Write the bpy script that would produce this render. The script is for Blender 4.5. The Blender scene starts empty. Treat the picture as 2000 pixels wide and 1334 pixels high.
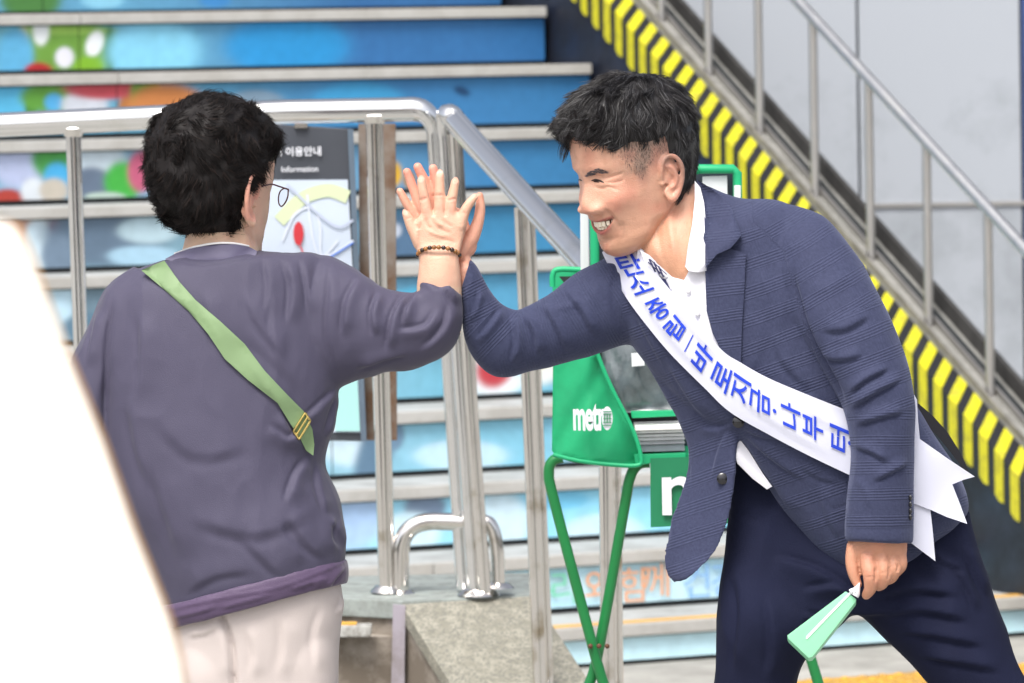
import bpy, bmesh, math, random
import numpy as np
from mathutils import Vector, Matrix, noise as mnoise
from mathutils.bvhtree import BVHTree
from mathutils.geometry import delaunay_2d_cdt
random.seed(7); RNG = np.random.default_rng(7)
SC = bpy.context.scene
COL = SC.collection
# ------------------------------------------------------------------ camera
HC = 1.55
FP = 10000.0                       # focal length in photograph pixels (2000 wide)
PITCH = math.atan(552/FP); ROLL = math.radians(-1.1)
camd = bpy.data.cameras.new('camera'); cam = bpy.data.objects.new('camera', camd); COL.objects.link(cam)
camd.sensor_width = 36; camd.lens = 180; camd.clip_start = .1; camd.clip_end = 2000
CM = Matrix.Translation((0,0,HC)) @ Matrix.Rotation(math.pi/2-PITCH,4,'X') @ Matrix.Rotation(ROLL,4,'Z')
cam.matrix_world = CM; SC.camera = cam
camd.dof.use_dof = True; camd.dof.focus_distance = 7.0; camd.dof.aperture_fstop = 13
# ------------------------------------------------------------------ light
W = bpy.data.worlds.new('World'); SC.world = W; W.use_nodes = True
nt = W.node_tree; bg = nt.nodes['Background']
sky = nt.nodes.new('ShaderNodeTexSky'); sky.sky_type = 'NISHITA'; sky.sun_disc = False
SUN_EL, SUN_AZ = math.radians(58), math.radians(200)
sky.sun_elevation = SUN_EL; sky.sun_rotation = SUN_AZ; sky.air_density = .7; sky.dust_density = 5; sky.ozone_density = .6
hs_ = nt.nodes.new('ShaderNodeHueSaturation'); hs_.inputs['Saturation'].default_value = .45; nt.links.new(sky.outputs[0], hs_.inputs['Color']); nt.links.new(hs_.outputs[0], bg.inputs[0]); bg.inputs[1].default_value = .15
sd = bpy.data.lights.new('sun','SUN'); sd.energy = 1.5; sd.angle = math.radians(25); sd.color = (1,.96,.9)
so = bpy.data.objects.new('sun', sd); COL.objects.link(so)
sdir = Vector((math.sin(SUN_AZ)*math.cos(SUN_EL), math.cos(SUN_AZ)*math.cos(SUN_EL), math.sin(SUN_EL)))
so.rotation_euler = sdir.to_track_quat('Z','Y').to_euler()
vs = SC.view_settings; vs.view_transform = 'Standard'; vs.look = 'None'; vs.gamma = 1; vs.use_curve_mapping = False; vs.exposure = .72
# ------------------------------------------------------------------ pixel rays (used to measure real positions from the photograph)
RM = np.array(CM.to_3x3()); CO = np.array((0,0,HC))
def ray(px, py):
    px = np.asarray(px, float); py = np.asarray(py, float)
    d = np.stack([(px-1000)/FP, -(py-667)/FP, -np.ones_like(px)], -1)
    return d @ RM.T
def at(px, py, Y):
    r = ray(px, py); return CO + r*(np.asarray(Y, float)/r[...,1])[...,None]
def proj(P):
    q = (np.asarray(P, float)-CO) @ RM
    return 1000+FP*q[...,0]/-q[...,2], 667-FP*q[...,1]/-q[...,2]
U = .0007                          # metres per pixel at the couple (7 m away)
def W3(p):                         # figure frame (px, py, depth in px units) -> world
    p = np.asarray(p, float); return at(p[...,0], p[...,1], 7+p[...,2]*U)
def F3(P):                         # world -> figure frame
    P = np.asarray(P, float); x, y = proj(P); return np.stack([x, y, (P[...,1]-7)/U], -1)
def plane_hit(px, py, p0, n):
    r = ray(px, py); t = np.dot(np.asarray(p0)-CO, n)/(r@np.asarray(n)); return CO + r*t[...,None] if np.ndim(t) else CO + r*t
def srgb(r, g, b, k=1.0):
    f = lambda c: ((c/255)/12.92 if c/255 <= .04045 else ((c/255+.055)/1.055)**2.4)*k
    return (f(r), f(g), f(b))
# ------------------------------------------------------------------ materials
MATS = {}
def mat(name, col, rough=.6, metal=0, var=.12, vscale=8, bump=0, bscale=200, spec=.5, sss=0, trans=0, attr=None, coat=0, sheen=0):
    if name in MATS: return MATS[name]
    m = bpy.data.materials.new(name); m.use_nodes = True; t = m.node_tree; N = t.nodes; L = t.links
    b = N['Principled BSDF']; b.inputs['Roughness'].default_value = rough; b.inputs['Metallic'].default_value = metal
    b.inputs['Specular IOR Level'].default_value = spec
    if sss:
        b.inputs['Subsurface Weight'].default_value = sss; b.inputs['Subsurface Radius'].default_value = (1,.35,.2); b.inputs['Subsurface Scale'].default_value = .008
    if trans: b.inputs['Transmission Weight'].default_value = trans
    if coat: b.inputs['Coat Weight'].default_value = coat
    if sheen: b.inputs['Sheen Weight'].default_value = sheen; b.inputs['Sheen Roughness'].default_value = .4
    tc = N.new('ShaderNodeTexCoord'); src = None
    if attr:
        a = N.new('ShaderNodeAttribute'); a.attribute_name = attr; src = a.outputs['Color']
    if var:
        n = N.new('ShaderNodeTexNoise'); n.inputs['Scale'].default_value = vscale; n.inputs['Detail'].default_value = 5; L.new(tc.outputs['Object'], n.inputs['Vector'])
        mr = N.new('ShaderNodeMapRange'); mr.inputs['To Min'].default_value = 1-var*1.3; mr.inputs['To Max'].default_value = 1+var*1.3
        mr.inputs['From Min'].default_value = .25; mr.inputs['From Max'].default_value = .75; L.new(n.outputs['Fac'], mr.inputs['Value'])
        mx = N.new('ShaderNodeVectorMath'); mx.operation = 'SCALE'; L.new(mr.outputs[0], mx.inputs['Scale'])
        if src: L.new(src, mx.inputs[0])
        else: mx.inputs[0].default_value = col
        L.new(mx.outputs[0], b.inputs['Base Color'])
        m['vm'] = 1
    elif src: L.new(src, b.inputs['Base Color'])
    else: b.inputs['Base Color'].default_value = (*col, 1)
    if bump:
        n2 = N.new('ShaderNodeTexNoise'); n2.inputs['Scale'].default_value = bscale; n2.inputs['Detail'].default_value = 4; L.new(tc.outputs['Object'], n2.inputs['Vector'])
        bp = N.new('ShaderNodeBump'); bp.inputs['Strength'].default_value = bump; bp.inputs['Distance'].default_value = .002
        L.new(n2.outputs['Fac'], bp.inputs['Height']); L.new(bp.outputs[0], b.inputs['Normal'])
    MATS[name] = m; return m
def stained(name, col, stain, amount=.45, scale=9, rough=.5, metal=0, stretch=(1,1,1), bump=.1, bscale=150, speck=None, speckscale=300):
    """base colour with irregular blotches of dirt, optional fine specks"""
    if name in MATS: return MATS[name]
    m = bpy.data.materials.new(name); m.use_nodes = True; t = m.node_tree; N = t.nodes; L = t.links; b = N['Principled BSDF']
    b.inputs['Metallic'].default_value = metal
    tc = N.new('ShaderNodeTexCoord'); mp = N.new('ShaderNodeMapping'); mp.inputs['Scale'].default_value = stretch; L.new(tc.outputs['Object'], mp.inputs['Vector'])
    n = N.new('ShaderNodeTexNoise'); n.inputs['Scale'].default_value = scale; n.inputs['Detail'].default_value = 8; n.inputs['Roughness'].default_value = .65; L.new(mp.outputs[0], n.inputs['Vector'])
    cr = N.new('ShaderNodeValToRGB'); cr.color_ramp.elements[0].position = amount-.02; cr.color_ramp.elements[0].color = (*stain,1)
    cr.color_ramp.elements[1].position = min(.99, amount+.16); cr.color_ramp.elements[1].color = (*col,1); L.new(n.outputs['Fac'], cr.inputs['Fac'])
    out = cr.outputs['Color']
    if speck:
        v = N.new('ShaderNodeTexVoronoi'); v.inputs['Scale'].default_value = speckscale; L.new(tc.outputs['Object'], v.inputs['Vector'])
        c2 = N.new('ShaderNodeValToRGB'); c2.color_ramp.interpolation = 'CONSTANT'; e = c2.color_ramp.elements
        e[0].position = 0; e[0].color = (0,0,0,1); e[1].position = .62; e[1].color = (1,1,1,1)
        sp = N.new('ShaderNodeSeparateColor'); L.new(v.outputs['Color'], sp.inputs[0]); L.new(sp.outputs[0], c2.inputs['Fac'])
        mm = N.new('ShaderNodeMix'); mm.data_type = 'RGBA'; mm.inputs[7].default_value = (*speck,1); L.new(c2.outputs['Color'], mm.inputs[0]); L.new(out, mm.inputs[6])
        out = mm.outputs[2]
    L.new(out, b.inputs['Base Color'])
    rr = N.new('ShaderNodeMapRange'); rr.inputs['To Min'].default_value = min(1,rough+.25); rr.inputs['To Max'].default_value = rough; L.new(n.outputs['Fac'], rr.inputs['Value'])
    rr.inputs['From Min'].default_value = .35; rr.inputs['From Max'].default_value = .6; L.new(rr.outputs[0], b.inputs['Roughness'])
    if bump:
        n2 = N.new('ShaderNodeTexNoise'); n2.inputs['Scale'].default_value = bscale; n2.inputs['Detail'].default_value = 6; L.new(tc.outputs['Object'], n2.inputs['Vector'])
        bp = N.new('ShaderNodeBump'); bp.inputs['Strength'].default_value = bump; bp.inputs['Distance'].default_value = .002
        L.new(n2.outputs['Fac'], bp.inputs['Height']); L.new(bp.outputs[0], b.inputs['Normal'])
    MATS[name] = m; return m
# ------------------------------------------------------------------ objects
ORG = {}
def tag(o, label=None, cat=None, group=None, kind=None):
    if label: o['label'] = label
    if cat: o['category'] = cat
    if group: o['group'] = group
    if kind: o['kind'] = kind
    return o
def thing(name, loc, label, cat, group=None, kind=None):
    o = bpy.data.objects.new(name, None); COL.objects.link(o); o.location = tuple(loc); o.empty_display_size = .1
    ORG[o.name] = np.array(loc, float); return tag(o, label, cat, group, kind)
def mesh(name, V, Fc, m, parent=None, smooth=False, cols=None, uvs=None):
    V = np.asarray(V, float); org = ORG[parent.name] if parent else np.zeros(3)
    me = bpy.data.meshes.new(name)
    V = V-org
    if isinstance(Fc, np.ndarray) and Fc.ndim == 2:
        k = Fc.shape[1]; n = len(Fc)
        me.vertices.add(len(V)); me.vertices.foreach_set('co', V.astype(np.float32).ravel())
        me.loops.add(n*k); me.loops.foreach_set('vertex_index', Fc.astype(np.int32).ravel())
        me.polygons.add(n); me.polygons.foreach_set('loop_start', np.arange(0,n*k,k,dtype=np.int32))
        me.polygons.foreach_set('loop_total', np.full(n,k,dtype=np.int32)); me.update(calc_edges=True)
    else:
        me.from_pydata([tuple(v) for v in V], [], [tuple(int(i) for i in f) for f in Fc]); me.update()
    if smooth: me.polygons.foreach_set('use_smooth', np.ones(len(me.polygons), dtype=bool))
    if cols is not None:
        a = me.color_attributes.new('Col','FLOAT_COLOR','POINT'); c = np.ones((len(V),4), np.float32); c[:,:3] = cols; a.data.foreach_set('color', c.ravel())
    if uvs is not None:
        a = me.attributes.new('fab','FLOAT_VECTOR','POINT'); c = np.zeros((len(V),3), np.float32); c[:,:uvs.shape[1]] = uvs; a.data.foreach_set('vector', c.ravel())
    me.materials.append(m)
    o = bpy.data.objects.new(name, me); COL.objects.link(o)
    if parent: o.parent = parent
    ORG[o.name] = org; return o
class MB:
    def __init__(s): s.v = []; s.f = []
    def add(s, V, Fc):
        b = len(s.v); s.v += [tuple(map(float,v)) for v in V]; s.f += [tuple(int(i)+b for i in f) for f in Fc]; return s
    def box(s, c, ax, h):          # centre, three axes, half sizes
        c = np.asarray(c, float); A = [np.asarray(a, float)*k for a, k in zip(ax, h)]
        V = [c+i*A[0]+j*A[1]+k*A[2] for i in (-1,1) for j in (-1,1) for k in (-1,1)]
        return s.add(V, [(0,1,3,2),(4,6,7,5),(0,4,5,1),(2,3,7,6),(0,2,6,4),(1,5,7,3)])
    def hexa(s, q0, q1):           # two quads (4 points each) joined
        return s.add(list(q0)+list(q1), [(0,3,2,1),(4,5,6,7),(0,1,5,4),(1,2,6,5),(2,3,7,6),(3,0,4,7)])
    def tube(s, pts, r, n=20, cap=True, flat=1.0):
        P = np.asarray(pts, float); R = np.broadcast_to(np.asarray(r, float), (len(P),))
        T = np.gradient(P, axis=0); T /= np.linalg.norm(T,axis=1)[:,None]+1e-12
        ref = np.array((0,0,1.)) if abs(T[0][2]) < .9 else np.array((0,1.,0))
        a = np.cross(T[0], ref); a /= np.linalg.norm(a); V = []
        for i in range(len(P)):
            a = a-T[i]*np.dot(a,T[i]); a /= np.linalg.norm(a); b = np.cross(T[i], a)
            for j in range(n):
                t = 2*math.pi*j/n; V.append(P[i]+R[i]*(math.cos(t)*a+flat*math.sin(t)*b))
        Fc = [(i*n+j, i*n+(j+1)%n, (i+1)*n+(j+1)%n, (i+1)*n+j) for i in range(len(P)-1) for j in range(n)]
        if cap: Fc += [tuple(range(n))[::-1], tuple((len(P)-1)*n+j for j in range(n))]
        return s.add(V, Fc)
    def prism(s, poly, off):       # polygon in 3D, extruded by a vector
        P = [np.asarray(p, float) for p in poly]; Q = [p+np.asarray(off) for p in P]; n = len(P)
        return s.add(P+Q, [tuple(range(n))[::-1], tuple(range(n,2*n))]+[(i,(i+1)%n,n+(i+1)%n,n+i) for i in range(n)])
    def ball(s, c, r, nu=12, nv=8, sc=(1,1,1)):
        V = [np.asarray(c)+r*np.array(sc)*np.array((math.sin(math.pi*i/nv)*math.cos(2*math.pi*j/nu), math.sin(math.pi*i/nv)*math.sin(2*math.pi*j/nu), math.cos(math.pi*i/nv))) for i in range(nv+1) for j in range(nu)]
        return s.add(V, [(i*nu+j,(i+1)*nu+j,(i+1)*nu+(j+1)%nu,i*nu+(j+1)%nu) for i in range(nv) for j in range(nu)])
    def build(s, name, m, parent=None, smooth=False, bevel=0):
        o = mesh(name, s.v, s.f, m, parent, smooth)
        if bevel:
            bm = bmesh.new(); bm.from_mesh(o.data); bmesh.ops.bevel(bm, geom=list(bm.edges), offset=bevel, segments=2, affect='EDGES', profile=.7); bm.to_mesh(o.data); bm.free()
        if smooth:
            o.data.set_sharp_from_angle(angle=math.radians(45))
        return o
def crom(P, n):                    # Catmull-Rom resample of rows
    P = np.asarray(P, float); m = len(P); t = np.linspace(0, m-1, n); i = np.clip(t.astype(int), 0, m-2); f = (t-i)[:,None]
    g = lambda k: P[np.clip(k,0,m-1)]
    a, b, c, d = g(i-1), g(i), g(i+1), g(i+2)
    return .5*(2*b+(c-a)*f+(2*a-5*b+4*c-d)*f**2+(3*b-a-3*c+d)*f**3)
def text_mesh(body, bold=0.0):     # flat glyph outline mesh -> verts (n,2), faces
    c = bpy.data.curves.new('lettering','FONT'); c.body = body; c.offset = bold; c.resolution_u = 4
    o = bpy.data.objects.new('lettering', c); COL.objects.link(o)
    me = o.to_mesh(); V = np.array([v.co[:2] for v in me.vertices]).reshape(-1,2); Fc = [tuple(p.vertices) for p in me.polygons]
    o.to_mesh_clear(); bpy.data.objects.remove(o); bpy.data.curves.remove(c); return V, Fc
# ================================================================== stair hall behind
TH = math.radians(24)
u = np.array((math.cos(TH), math.sin(TH), 0)); w = np.array((-math.sin(TH), math.cos(TH), 0)); Z3 = np.array((0,0,1.))
DT = .33
O0 = at(1060, 1232, 12.9); O0g = O0*np.array((1,1,0))
def SP(a, b, z): return O0g + u*a + w*b + Z3*z
def on_step(px, py, k): return plane_hit(np.float64(px), np.float64(py), SP(0,(k-1)*DT,0), w)
def uw(P): q = np.asarray(P)-O0g; return q@u, q@w
NY = [None,1232,1088,938,793,650,509,377,252,128,15,-92]
ZK = [0]+[on_step(1060, NY[k], k)[2] for k in range(1,12)]
uE = uw(on_step(1064, 25, 10))[0]
uJ = uw(on_step(155, 80, 10))[0]
steel = None
def brushed(name, base=.62, rough=.22, warm=(1,1,1), stain=0):
    if name in MATS: return MATS[name]
    m = bpy.data.materials.new(name); m.use_nodes = True; t = m.node_tree; N = t.nodes; L = t.links; b = N['Principled BSDF']; b.inputs['Metallic'].default_value = 1
    tc = N.new('ShaderNodeTexCoord'); n = N.new('ShaderNodeTexNoise'); n.inputs['Scale'].default_value = 14; n.inputs['Detail'].default_value = 8; L.new(tc.outputs['Object'], n.inputs['Vector'])
    cr = N.new('ShaderNodeValToRGB'); e = cr.color_ramp.elements
    e[0].position = .30+stain; e[0].color = (.42,.36,.27,1) if stain else (base*.92,base*.92,base*.90,1)
    e[1].position = .44+stain; e[1].color = (base*warm[0],base*warm[1],base*warm[2],1); L.new(n.outputs['Fac'], cr.inputs['Fac']); L.new(cr.outputs[0], b.inputs['Base Color'])
    mr = N.new('ShaderNodeMapRange'); mr.inputs['From Min'].default_value = .3; mr.inputs['From Max'].default_value = .6; mr.inputs['To Min'].default_value = rough+.08; mr.inputs['To Max'].default_value = rough
    L.new(n.outputs['Fac'], mr.inputs['Value']); L.new(mr.outputs[0], b.inputs['Roughness'])
    n2 = N.new('ShaderNodeTexNoise'); n2.inputs['Scale'].default_value = 60; L.new(tc.outputs['Object'], n2.inputs['Vector'])
    bp = N.new('ShaderNodeBump'); bp.inputs['Strength'].default_value = .12; bp.inputs['Distance'].default_value = .001; L.new(n2.outputs['Fac'], bp.inputs['Height'])
    MATS[name] = m; return m
steel = brushed('stainless_steel', .80, .07); steel_s = brushed('stainless_steel_stained', .76, .09, (1,.97,.93), -.015); dull = brushed('dull_steel', .5, .42, (1,.97,.93))
# ground
gm = stained('paving', srgb(172,171,165), srgb(140,139,134), .45, 3, .75, bump=.3, bscale=60)
g = MB(); g.box((0,60,-.05),((1,0,0),(0,1,0),(0,0,1)),(120,130,.05)); tag(g.build('ground', gm), kind='structure')
# tactile paving: rows of domes on yellow tiles in front of the stair
yel = stained('yellow_tactile', srgb(198,150,50), srgb(165,130,66), .42, 20, .6)
tp = thing('tactile_paving', SP(0,-.5,0), None, None, kind='structure')
for i in range(9):
    c = SP(.15+i*.302,-.76,.006); b = MB(); b.box(c,(u,w,Z3),(.15,.15,.006))
    for a_ in range(6):
        for b_ in range(6): b.ball(c+u*(-.125+a_*.05)+w*(-.125+b_*.05)+Z3*.006, .013, 8, 4, (1,1,.45))
    b.build('tile', yel, tp, True)
# stair
COLS = {}
def sm(x): return 1/(1+np.exp(-np.clip(x,-30,30)))
def blob(c, px, py, cx, cy, rx, ry, col, soft=.16, rot=0):
    a = math.radians(rot); dx = px-cx; dy = py-cy; x = (dx*math.cos(a)+dy*math.sin(a))/rx; y = (-dx*math.sin(a)+dy*math.cos(a))/ry
    k = sm((1-np.sqrt(x*x+y*y))/soft*2.2)[:,None]; return c*(1-k)+np.array(srgb(*col))*k*.95
BASE = {11:((85,165,205),(25,105,170)),10:((95,180,215),(22,112,180)),9:((85,175,210),(30,125,188)),8:((120,175,205),(32,130,190)),7:((120,165,185),(35,140,192)),
        6:((120,165,190),(70,162,205)),5:((140,190,210),(95,185,215)),4:((150,200,220),(122,200,228)),3:((165,215,232),(145,210,235)),2:((190,225,240),(185,226,242)),1:((200,235,246),(200,236,247))}
BL = {11:[(420,2,30,12,(60,130,190)),(60,0,60,40,(70,120,60)),(200,2,40,14,(130,190,215))],
 10:[(120,90,110,60,(105,150,60)),(120,60,105,8,(140,180,80)),(215,100,10,50,(70,120,50)),(45,75,10,30,(200,190,90)),(30,110,35,60,(90,165,205)),(80,60,16,28,(225,230,232)),(75,140,28,18,(165,35,40)),(126,112,18,20,(215,215,225)),(185,85,16,26,(228,232,235),.16,20),(175,130,30,20,(120,170,40)),(300,100,90,60,(130,200,228)),(560,90,120,60,(40,140,200))],
 9:[(20,195,50,40,(85,175,215)),(255,210,24,30,(170,110,60)),(60,210,12,26,(60,120,50)),(235,160,60,8,(60,120,60)),(95,190,55,30,(95,155,60)),(105,200,18,18,(80,165,215)),(165,205,45,30,(200,205,215)),(205,172,80,22,(190,75,85)),(285,182,30,40,(90,150,60)),(325,205,75,42,(195,125,70)),(500,200,55,24,(120,145,165)),(700,200,90,40,(60,150,200)),(902,178,16,8,(20,60,100),.3,20)],
 8:[(130,320,60,60,(150,170,190)),(35,320,50,48,(175,185,215)),(35,395,60,10,(170,70,55)),(300,310,20,30,(190,120,80)),(105,310,42,40,(70,150,70)),(112,345,26,28,(70,165,215)),(15,385,30,16,(165,60,50)),(65,375,24,28,(205,212,218)),(105,372,28,24,(185,178,165)),(195,315,50,38,(190,205,215)),(178,360,42,34,(95,110,130)),(240,355,36,40,(65,165,65)),(275,335,26,40,(185,90,120)),(205,385,40,10,(170,190,180)),(765,340,20,26,(205,160,40)),(800,352,12,16,(160,120,50))],
 7:[(30,450,80,30,(195,150,130)),(75,475,30,50,(205,225,235)),(110,443,12,14,(165,60,50)),(200,460,120,60,(95,115,135)),(290,450,60,26,(175,200,210)),(280,500,70,20,(160,195,215)),(120,500,40,40,(110,130,150)),(790,470,40,50,(80,110,140)),(770,450,14,14,(190,200,215))],
 6:[(110,600,40,60,(190,220,235)),(215,600,70,60,(110,135,150)),(180,640,60,30,(90,120,140)),(820,600,60,40,(90,180,215))],
 5:[(940,690,60,34,(215,205,60)),(960,735,70,40,(225,235,240)),(965,722,34,38,(185,60,70),.2,45),(1060,700,40,50,(225,228,225)),(1060,712,30,6,(205,190,90),.3,-25),(1010,690,30,40,(120,205,235))],
 4:[(690,850,80,60,(205,228,240)),(735,880,34,90,(95,125,150),.2,20),(770,850,20,30,(110,140,165)),(900,890,90,30,(190,222,238)),(1150,850,60,60,(200,225,235))],
 3:[(700,1010,50,70,(170,200,235),.2,30),(830,990,40,30,(120,140,165)),(800,1040,60,40,(205,232,244)),(975,1020,60,60,(205,230,242)),(1180,1040,80,36,(200,230,243)),(1090,975,60,20,(120,200,235))],
 2:[(1300,1150,300,30,(200,232,243))]}
art = mat('printed_riser_film', (1,1,1), .42, var=.06, vscale=30, attr='Col', spec=.4)
nosem = stained('nosing_metal', srgb(178,177,173), srgb(166,164,159), .42, 9, .5, bump=.05)
treadm = stained('tread_stone', srgb(168,172,172), srgb(145,148,147), .42, 5, .65, bump=.1)
darkgap = mat('dark_joint', srgb(38,42,44), .8)
stair = thing('staircase', SP(0,0,0), None, None, kind='structure')
ylw = mat('yellow_line_paint', srgb(215,165,70), .6)
for k in range(1,12):
    zb, zt = ZK[k-1], ZK[k]; b0 = (k-1)*DT; uR = 3.6 if k <= 2 else uE; uL = -3.2
    st = thing('step', SP(0,0,0), None, None); st.parent = stair; st.location = (0,0,0)
    # body of the step (dark core slightly behind the film)
    c = MB(); c.hexa([SP(uL,b0+.012,0),SP(uR,b0+.012,0),SP(uR,b0+DT+.3,0),SP(uL,b0+DT+.3,0)],[SP(uL,b0+.012,zt-.03),SP(uR,b0+.012,zt-.03),SP(uR,b0+DT+.3,zt-.03),SP(uL,b0+DT+.3,zt-.03)])
    c.build('core', darkgap, st)
    c = MB(); c.hexa([SP(uL,b0-.0,zt-.028),SP(uR,b0-.0,zt-.028),SP(uR,b0+DT+.06,zt-.028),SP(uL,b0+DT+.06,zt-.028)],[SP(uL,b0,zt),SP(uR,b0,zt),SP(uR,b0+DT+.06,zt),SP(uL,b0+DT+.06,zt)])
    c.build('tread', treadm, st)
    cuts = [uL, uJ, 3.6 if k <= 2 else uE] if k > 2 else [uL, uJ, uJ+1.9, uR]
    for a0, a1 in zip(cuts[:-1], cuts[1:]):
        n_ = MB(); n_.box((SP(a0,b0-.004,zt-.0125)+SP(a1,b0-.004,zt-.0125))/2,(u,w,Z3),((a1-a0)/2-.0015,.014,.016)); n_.build('nosing', nosem, st, bevel=.004)
        if k == 1:
            n_ = MB(); n_.box((SP(a0,b0+.04,zt+.002)+SP(a1,b0+.04,zt+.002))/2,(u,w,Z3),((a1-a0)/2-.0015,.022,.002)); n_.build('yellow_strip', ylw, st)
        # printed riser tile as a fine grid
        z0, z1 = (zb+.016 if k > 1 else .012), zt-.033
        nx = int((a1-a0)/.008); nz = 22; A, B = np.meshgrid(np.linspace(a0+.0015,a1-.0015,nx+1), np.linspace(z0,z1,nz+1))
        P = O0g+A.ravel()[:,None]*u+(b0+.004)*w+B.ravel()[:,None]*Z3
        px, py = proj(P); c0, c1 = BASE[k]
        s_ = np.clip((px-(250 if k > 8 else 500))/450,0,1)[:,None]; col = np.array(srgb(*c0))*(1-s_)+np.array(srgb(*c1))*s_
        if k in (3,4): s2 = sm((py-NY[k]-70)/14)[:,None]; col = col*(1-s2*.0)+0
        if k >= 4: lm_ = col.mean(1,keepdims=True); col = (lm_*.14+col*.86)*(.80 if k > 6 else .88)
        for bb in BL.get(k,[]): col = blob(col, px, py, *bb)
        if k == 10: col = np.where(((px>395)[:,None]), col, col*1.0)
        I = np.arange((nx+1)*(nz+1)).reshape(nz+1,nx+1); Fq = np.stack([I[:-1,:-1],I[:-1,1:],I[1:,1:],I[1:,:-1]],-1).reshape(-1,4)
        mesh('riser', P, Fq, art, st, True, cols=col)
# wording on the second riser
def flat_text(body, p0, ax, up, size, m, parent, name, bold=.0, off=0, align=0, th=.0006, xs=1.0):
    V, Fc = text_mesh(body, bold); V = V*size*np.array((xs,1))
    if align: V[:,0] -= (V[:,0].max()+V[:,0].min())/2
    nrm = np.cross(ax, up); nrm = nrm/np.linalg.norm(nrm)
    P = np.asarray(p0)+V[:,:1]*ax+V[:,1:]*up+nrm*(off+th); Q = P-nrm*th
    n = len(P); edges = {}
    for f in Fc:
        for i in range(len(f)):
            e = (f[i], f[(i+1)%len(f)]); edges[tuple(sorted(e))] = edges.get(tuple(sorted(e)),[])+[e]
    side = [(b, a, a+n, b+n) for k_, l in edges.items() if len(l) == 1 for a, b in l]
    F2 = list(Fc)+[tuple(i+n for i in f[::-1]) for f in Fc]+side
    return mesh(name, np.vstack([P,Q]), F2, m, parent)
step2 = [o for o in stair.children][1]
for body, px, py, sz, c in (('우',1018,1178,.098,(120,200,170)),('리',1070,1176,.098,(120,200,170)),('와',1138,1174,.098,(225,165,125)),('함',1206,1172,.1,(225,165,125)),('께',1250,1162,.1,(225,165,125)),('건',1330,1164,.1,(135,180,225)),('강',1385,1162,.1,(135,180,225)),('하',1445,1160,.1,(135,180,225)),('게',1500,1160,.1,(120,200,170))):
    p = on_step(px, py, 2)-w*(.002-.004)
    flat_text(body, p, u, Z3, sz, mat('letter_film_%d'%c[0], srgb(*c), .5, var=0), step2, 'letter', bold=.0, off=.008)
# ---------------------------------------------------------------- escalator flank with hazard edge
uB = uE+.02
def hitu(px, py, uu): P = plane_hit(np.float64(px), np.float64(py), SP(uu,0,0), u); a = uw(P); return a[1], P[2]
bw1, bz1 = hitu(1230,55,uB); bw2, bz2 = hitu(1380,226,uB); bw3,bz3 = hitu(1905,835,uB)
SL = (bz1-bz3)/(bw1-bw3); BZ = lambda ww: bz3+SL*(ww-bw3)
lw, lz = hitu(1401,323,uB); HV = BZ(lw)-lz
wA, wB = hitu(2150,1100,uB)[0], hitu(880,-360,uB)[0]
flank = thing('escalator_flank', SP(uB,0,0), 'dark escalator side wall edged with yellow and black hazard chevrons', 'escalator')
navy = stained('dark_cladding', srgb(26,32,48), srgb(14,17,26), .45, 3, .45)
greyl = stained('ledge_metal', srgb(142,142,138), srgb(120,120,116), .40, 8, .55)
c = MB(); zb_ = lambda ww: max(BZ(ww)-3.2, ZK[2] if ww > DT*1 else .0)
c.prism([SP(uB,wA,max(BZ(wA)-.95,.0)),SP(uB,wA,BZ(wA)),SP(uB,wB,BZ(wB)),SP(uB,wB,BZ(wB)-3)], u*.09); c.build('side_panel', navy, flank)
hy = stained('hazard_yellow', srgb(200,194,20), srgb(172,166,44), .38, 25, .5); hk = mat('hazard_black', srgb(24,26,30), .55)
pitch = .083; n_st = int((wB-wA)/pitch); tw = .085; sh = .098
for i in range(n_st*2):
    w0 = wA+i*pitch/2; w1 = w0+pitch/2; yl = i % 2 == 0; w0 += (-.0015 if yl else .0015); w1 += (.0015 if yl else -.0015); m_ = hy if yl else hk
    hv = HV*(1.12 if yl else 1.14)
    c = MB(); e = .004 if yl else .0025
    mid = (w0+w1)/2; bot = [SP(uB-e,w0,BZ(w0)-hv*.94),SP(uB-e,mid,BZ(mid)-hv*1.0),SP(uB-e,w1,BZ(w1)-hv*.95)]
    c.prism([*bot, SP(uB-e,w1,BZ(w1)+.001), SP(uB-e,w0,BZ(w0)+.001)], u*(e-.0005))
    dz = e*.8
    c.hexa([SP(uB-e,w0,BZ(w0)),SP(uB-e,w1,BZ(w1)),SP(uB+tw,w1+sh,BZ(w1+sh)),SP(uB+tw,w0+sh,BZ(w0+sh))],
           [SP(uB-e,w0,BZ(w0)+dz),SP(uB-e,w1,BZ(w1)+dz),SP(uB+tw,w1+sh,BZ(w1+sh)+dz),SP(uB+tw,w0+sh,BZ(w0+sh)+dz)])
    c.build('hazard_stripe', m_, flank)
def slopebar(name, u0, u1, z0, z1, m_, par=flank):
    c = MB(); c.hexa([SP(u0,wA,BZ(wA)+z0),SP(u1,wA,BZ(wA)+z0),SP(u1,wB+2,BZ(wB+2)+z0),SP(u0,wB+2,BZ(wB+2)+z0)],[SP(u0,wA,BZ(wA)+z1),SP(u1,wA,BZ(wA)+z1),SP(u1,wB+2,BZ(wB+2)+z1),SP(u0,wB+2,BZ(wB+2)+z1)]); return c.build(name, m_, par, bevel=.004)
slopebar('ledge', uB+.088, uB+.215, -.35, .012, greyl)
slopebar('drip_edge', uB+.088, uB+.098, .013, .03, stained('weathered_edge', srgb(126,124,118), srgb(100,98,92), .45, 10, .6))
slopebar('trim', uB+.132, uB+.140, .013, .035, dull)
slopebar('channel', uB+.155, uB+.172, .013, .022, darkgap)
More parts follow.
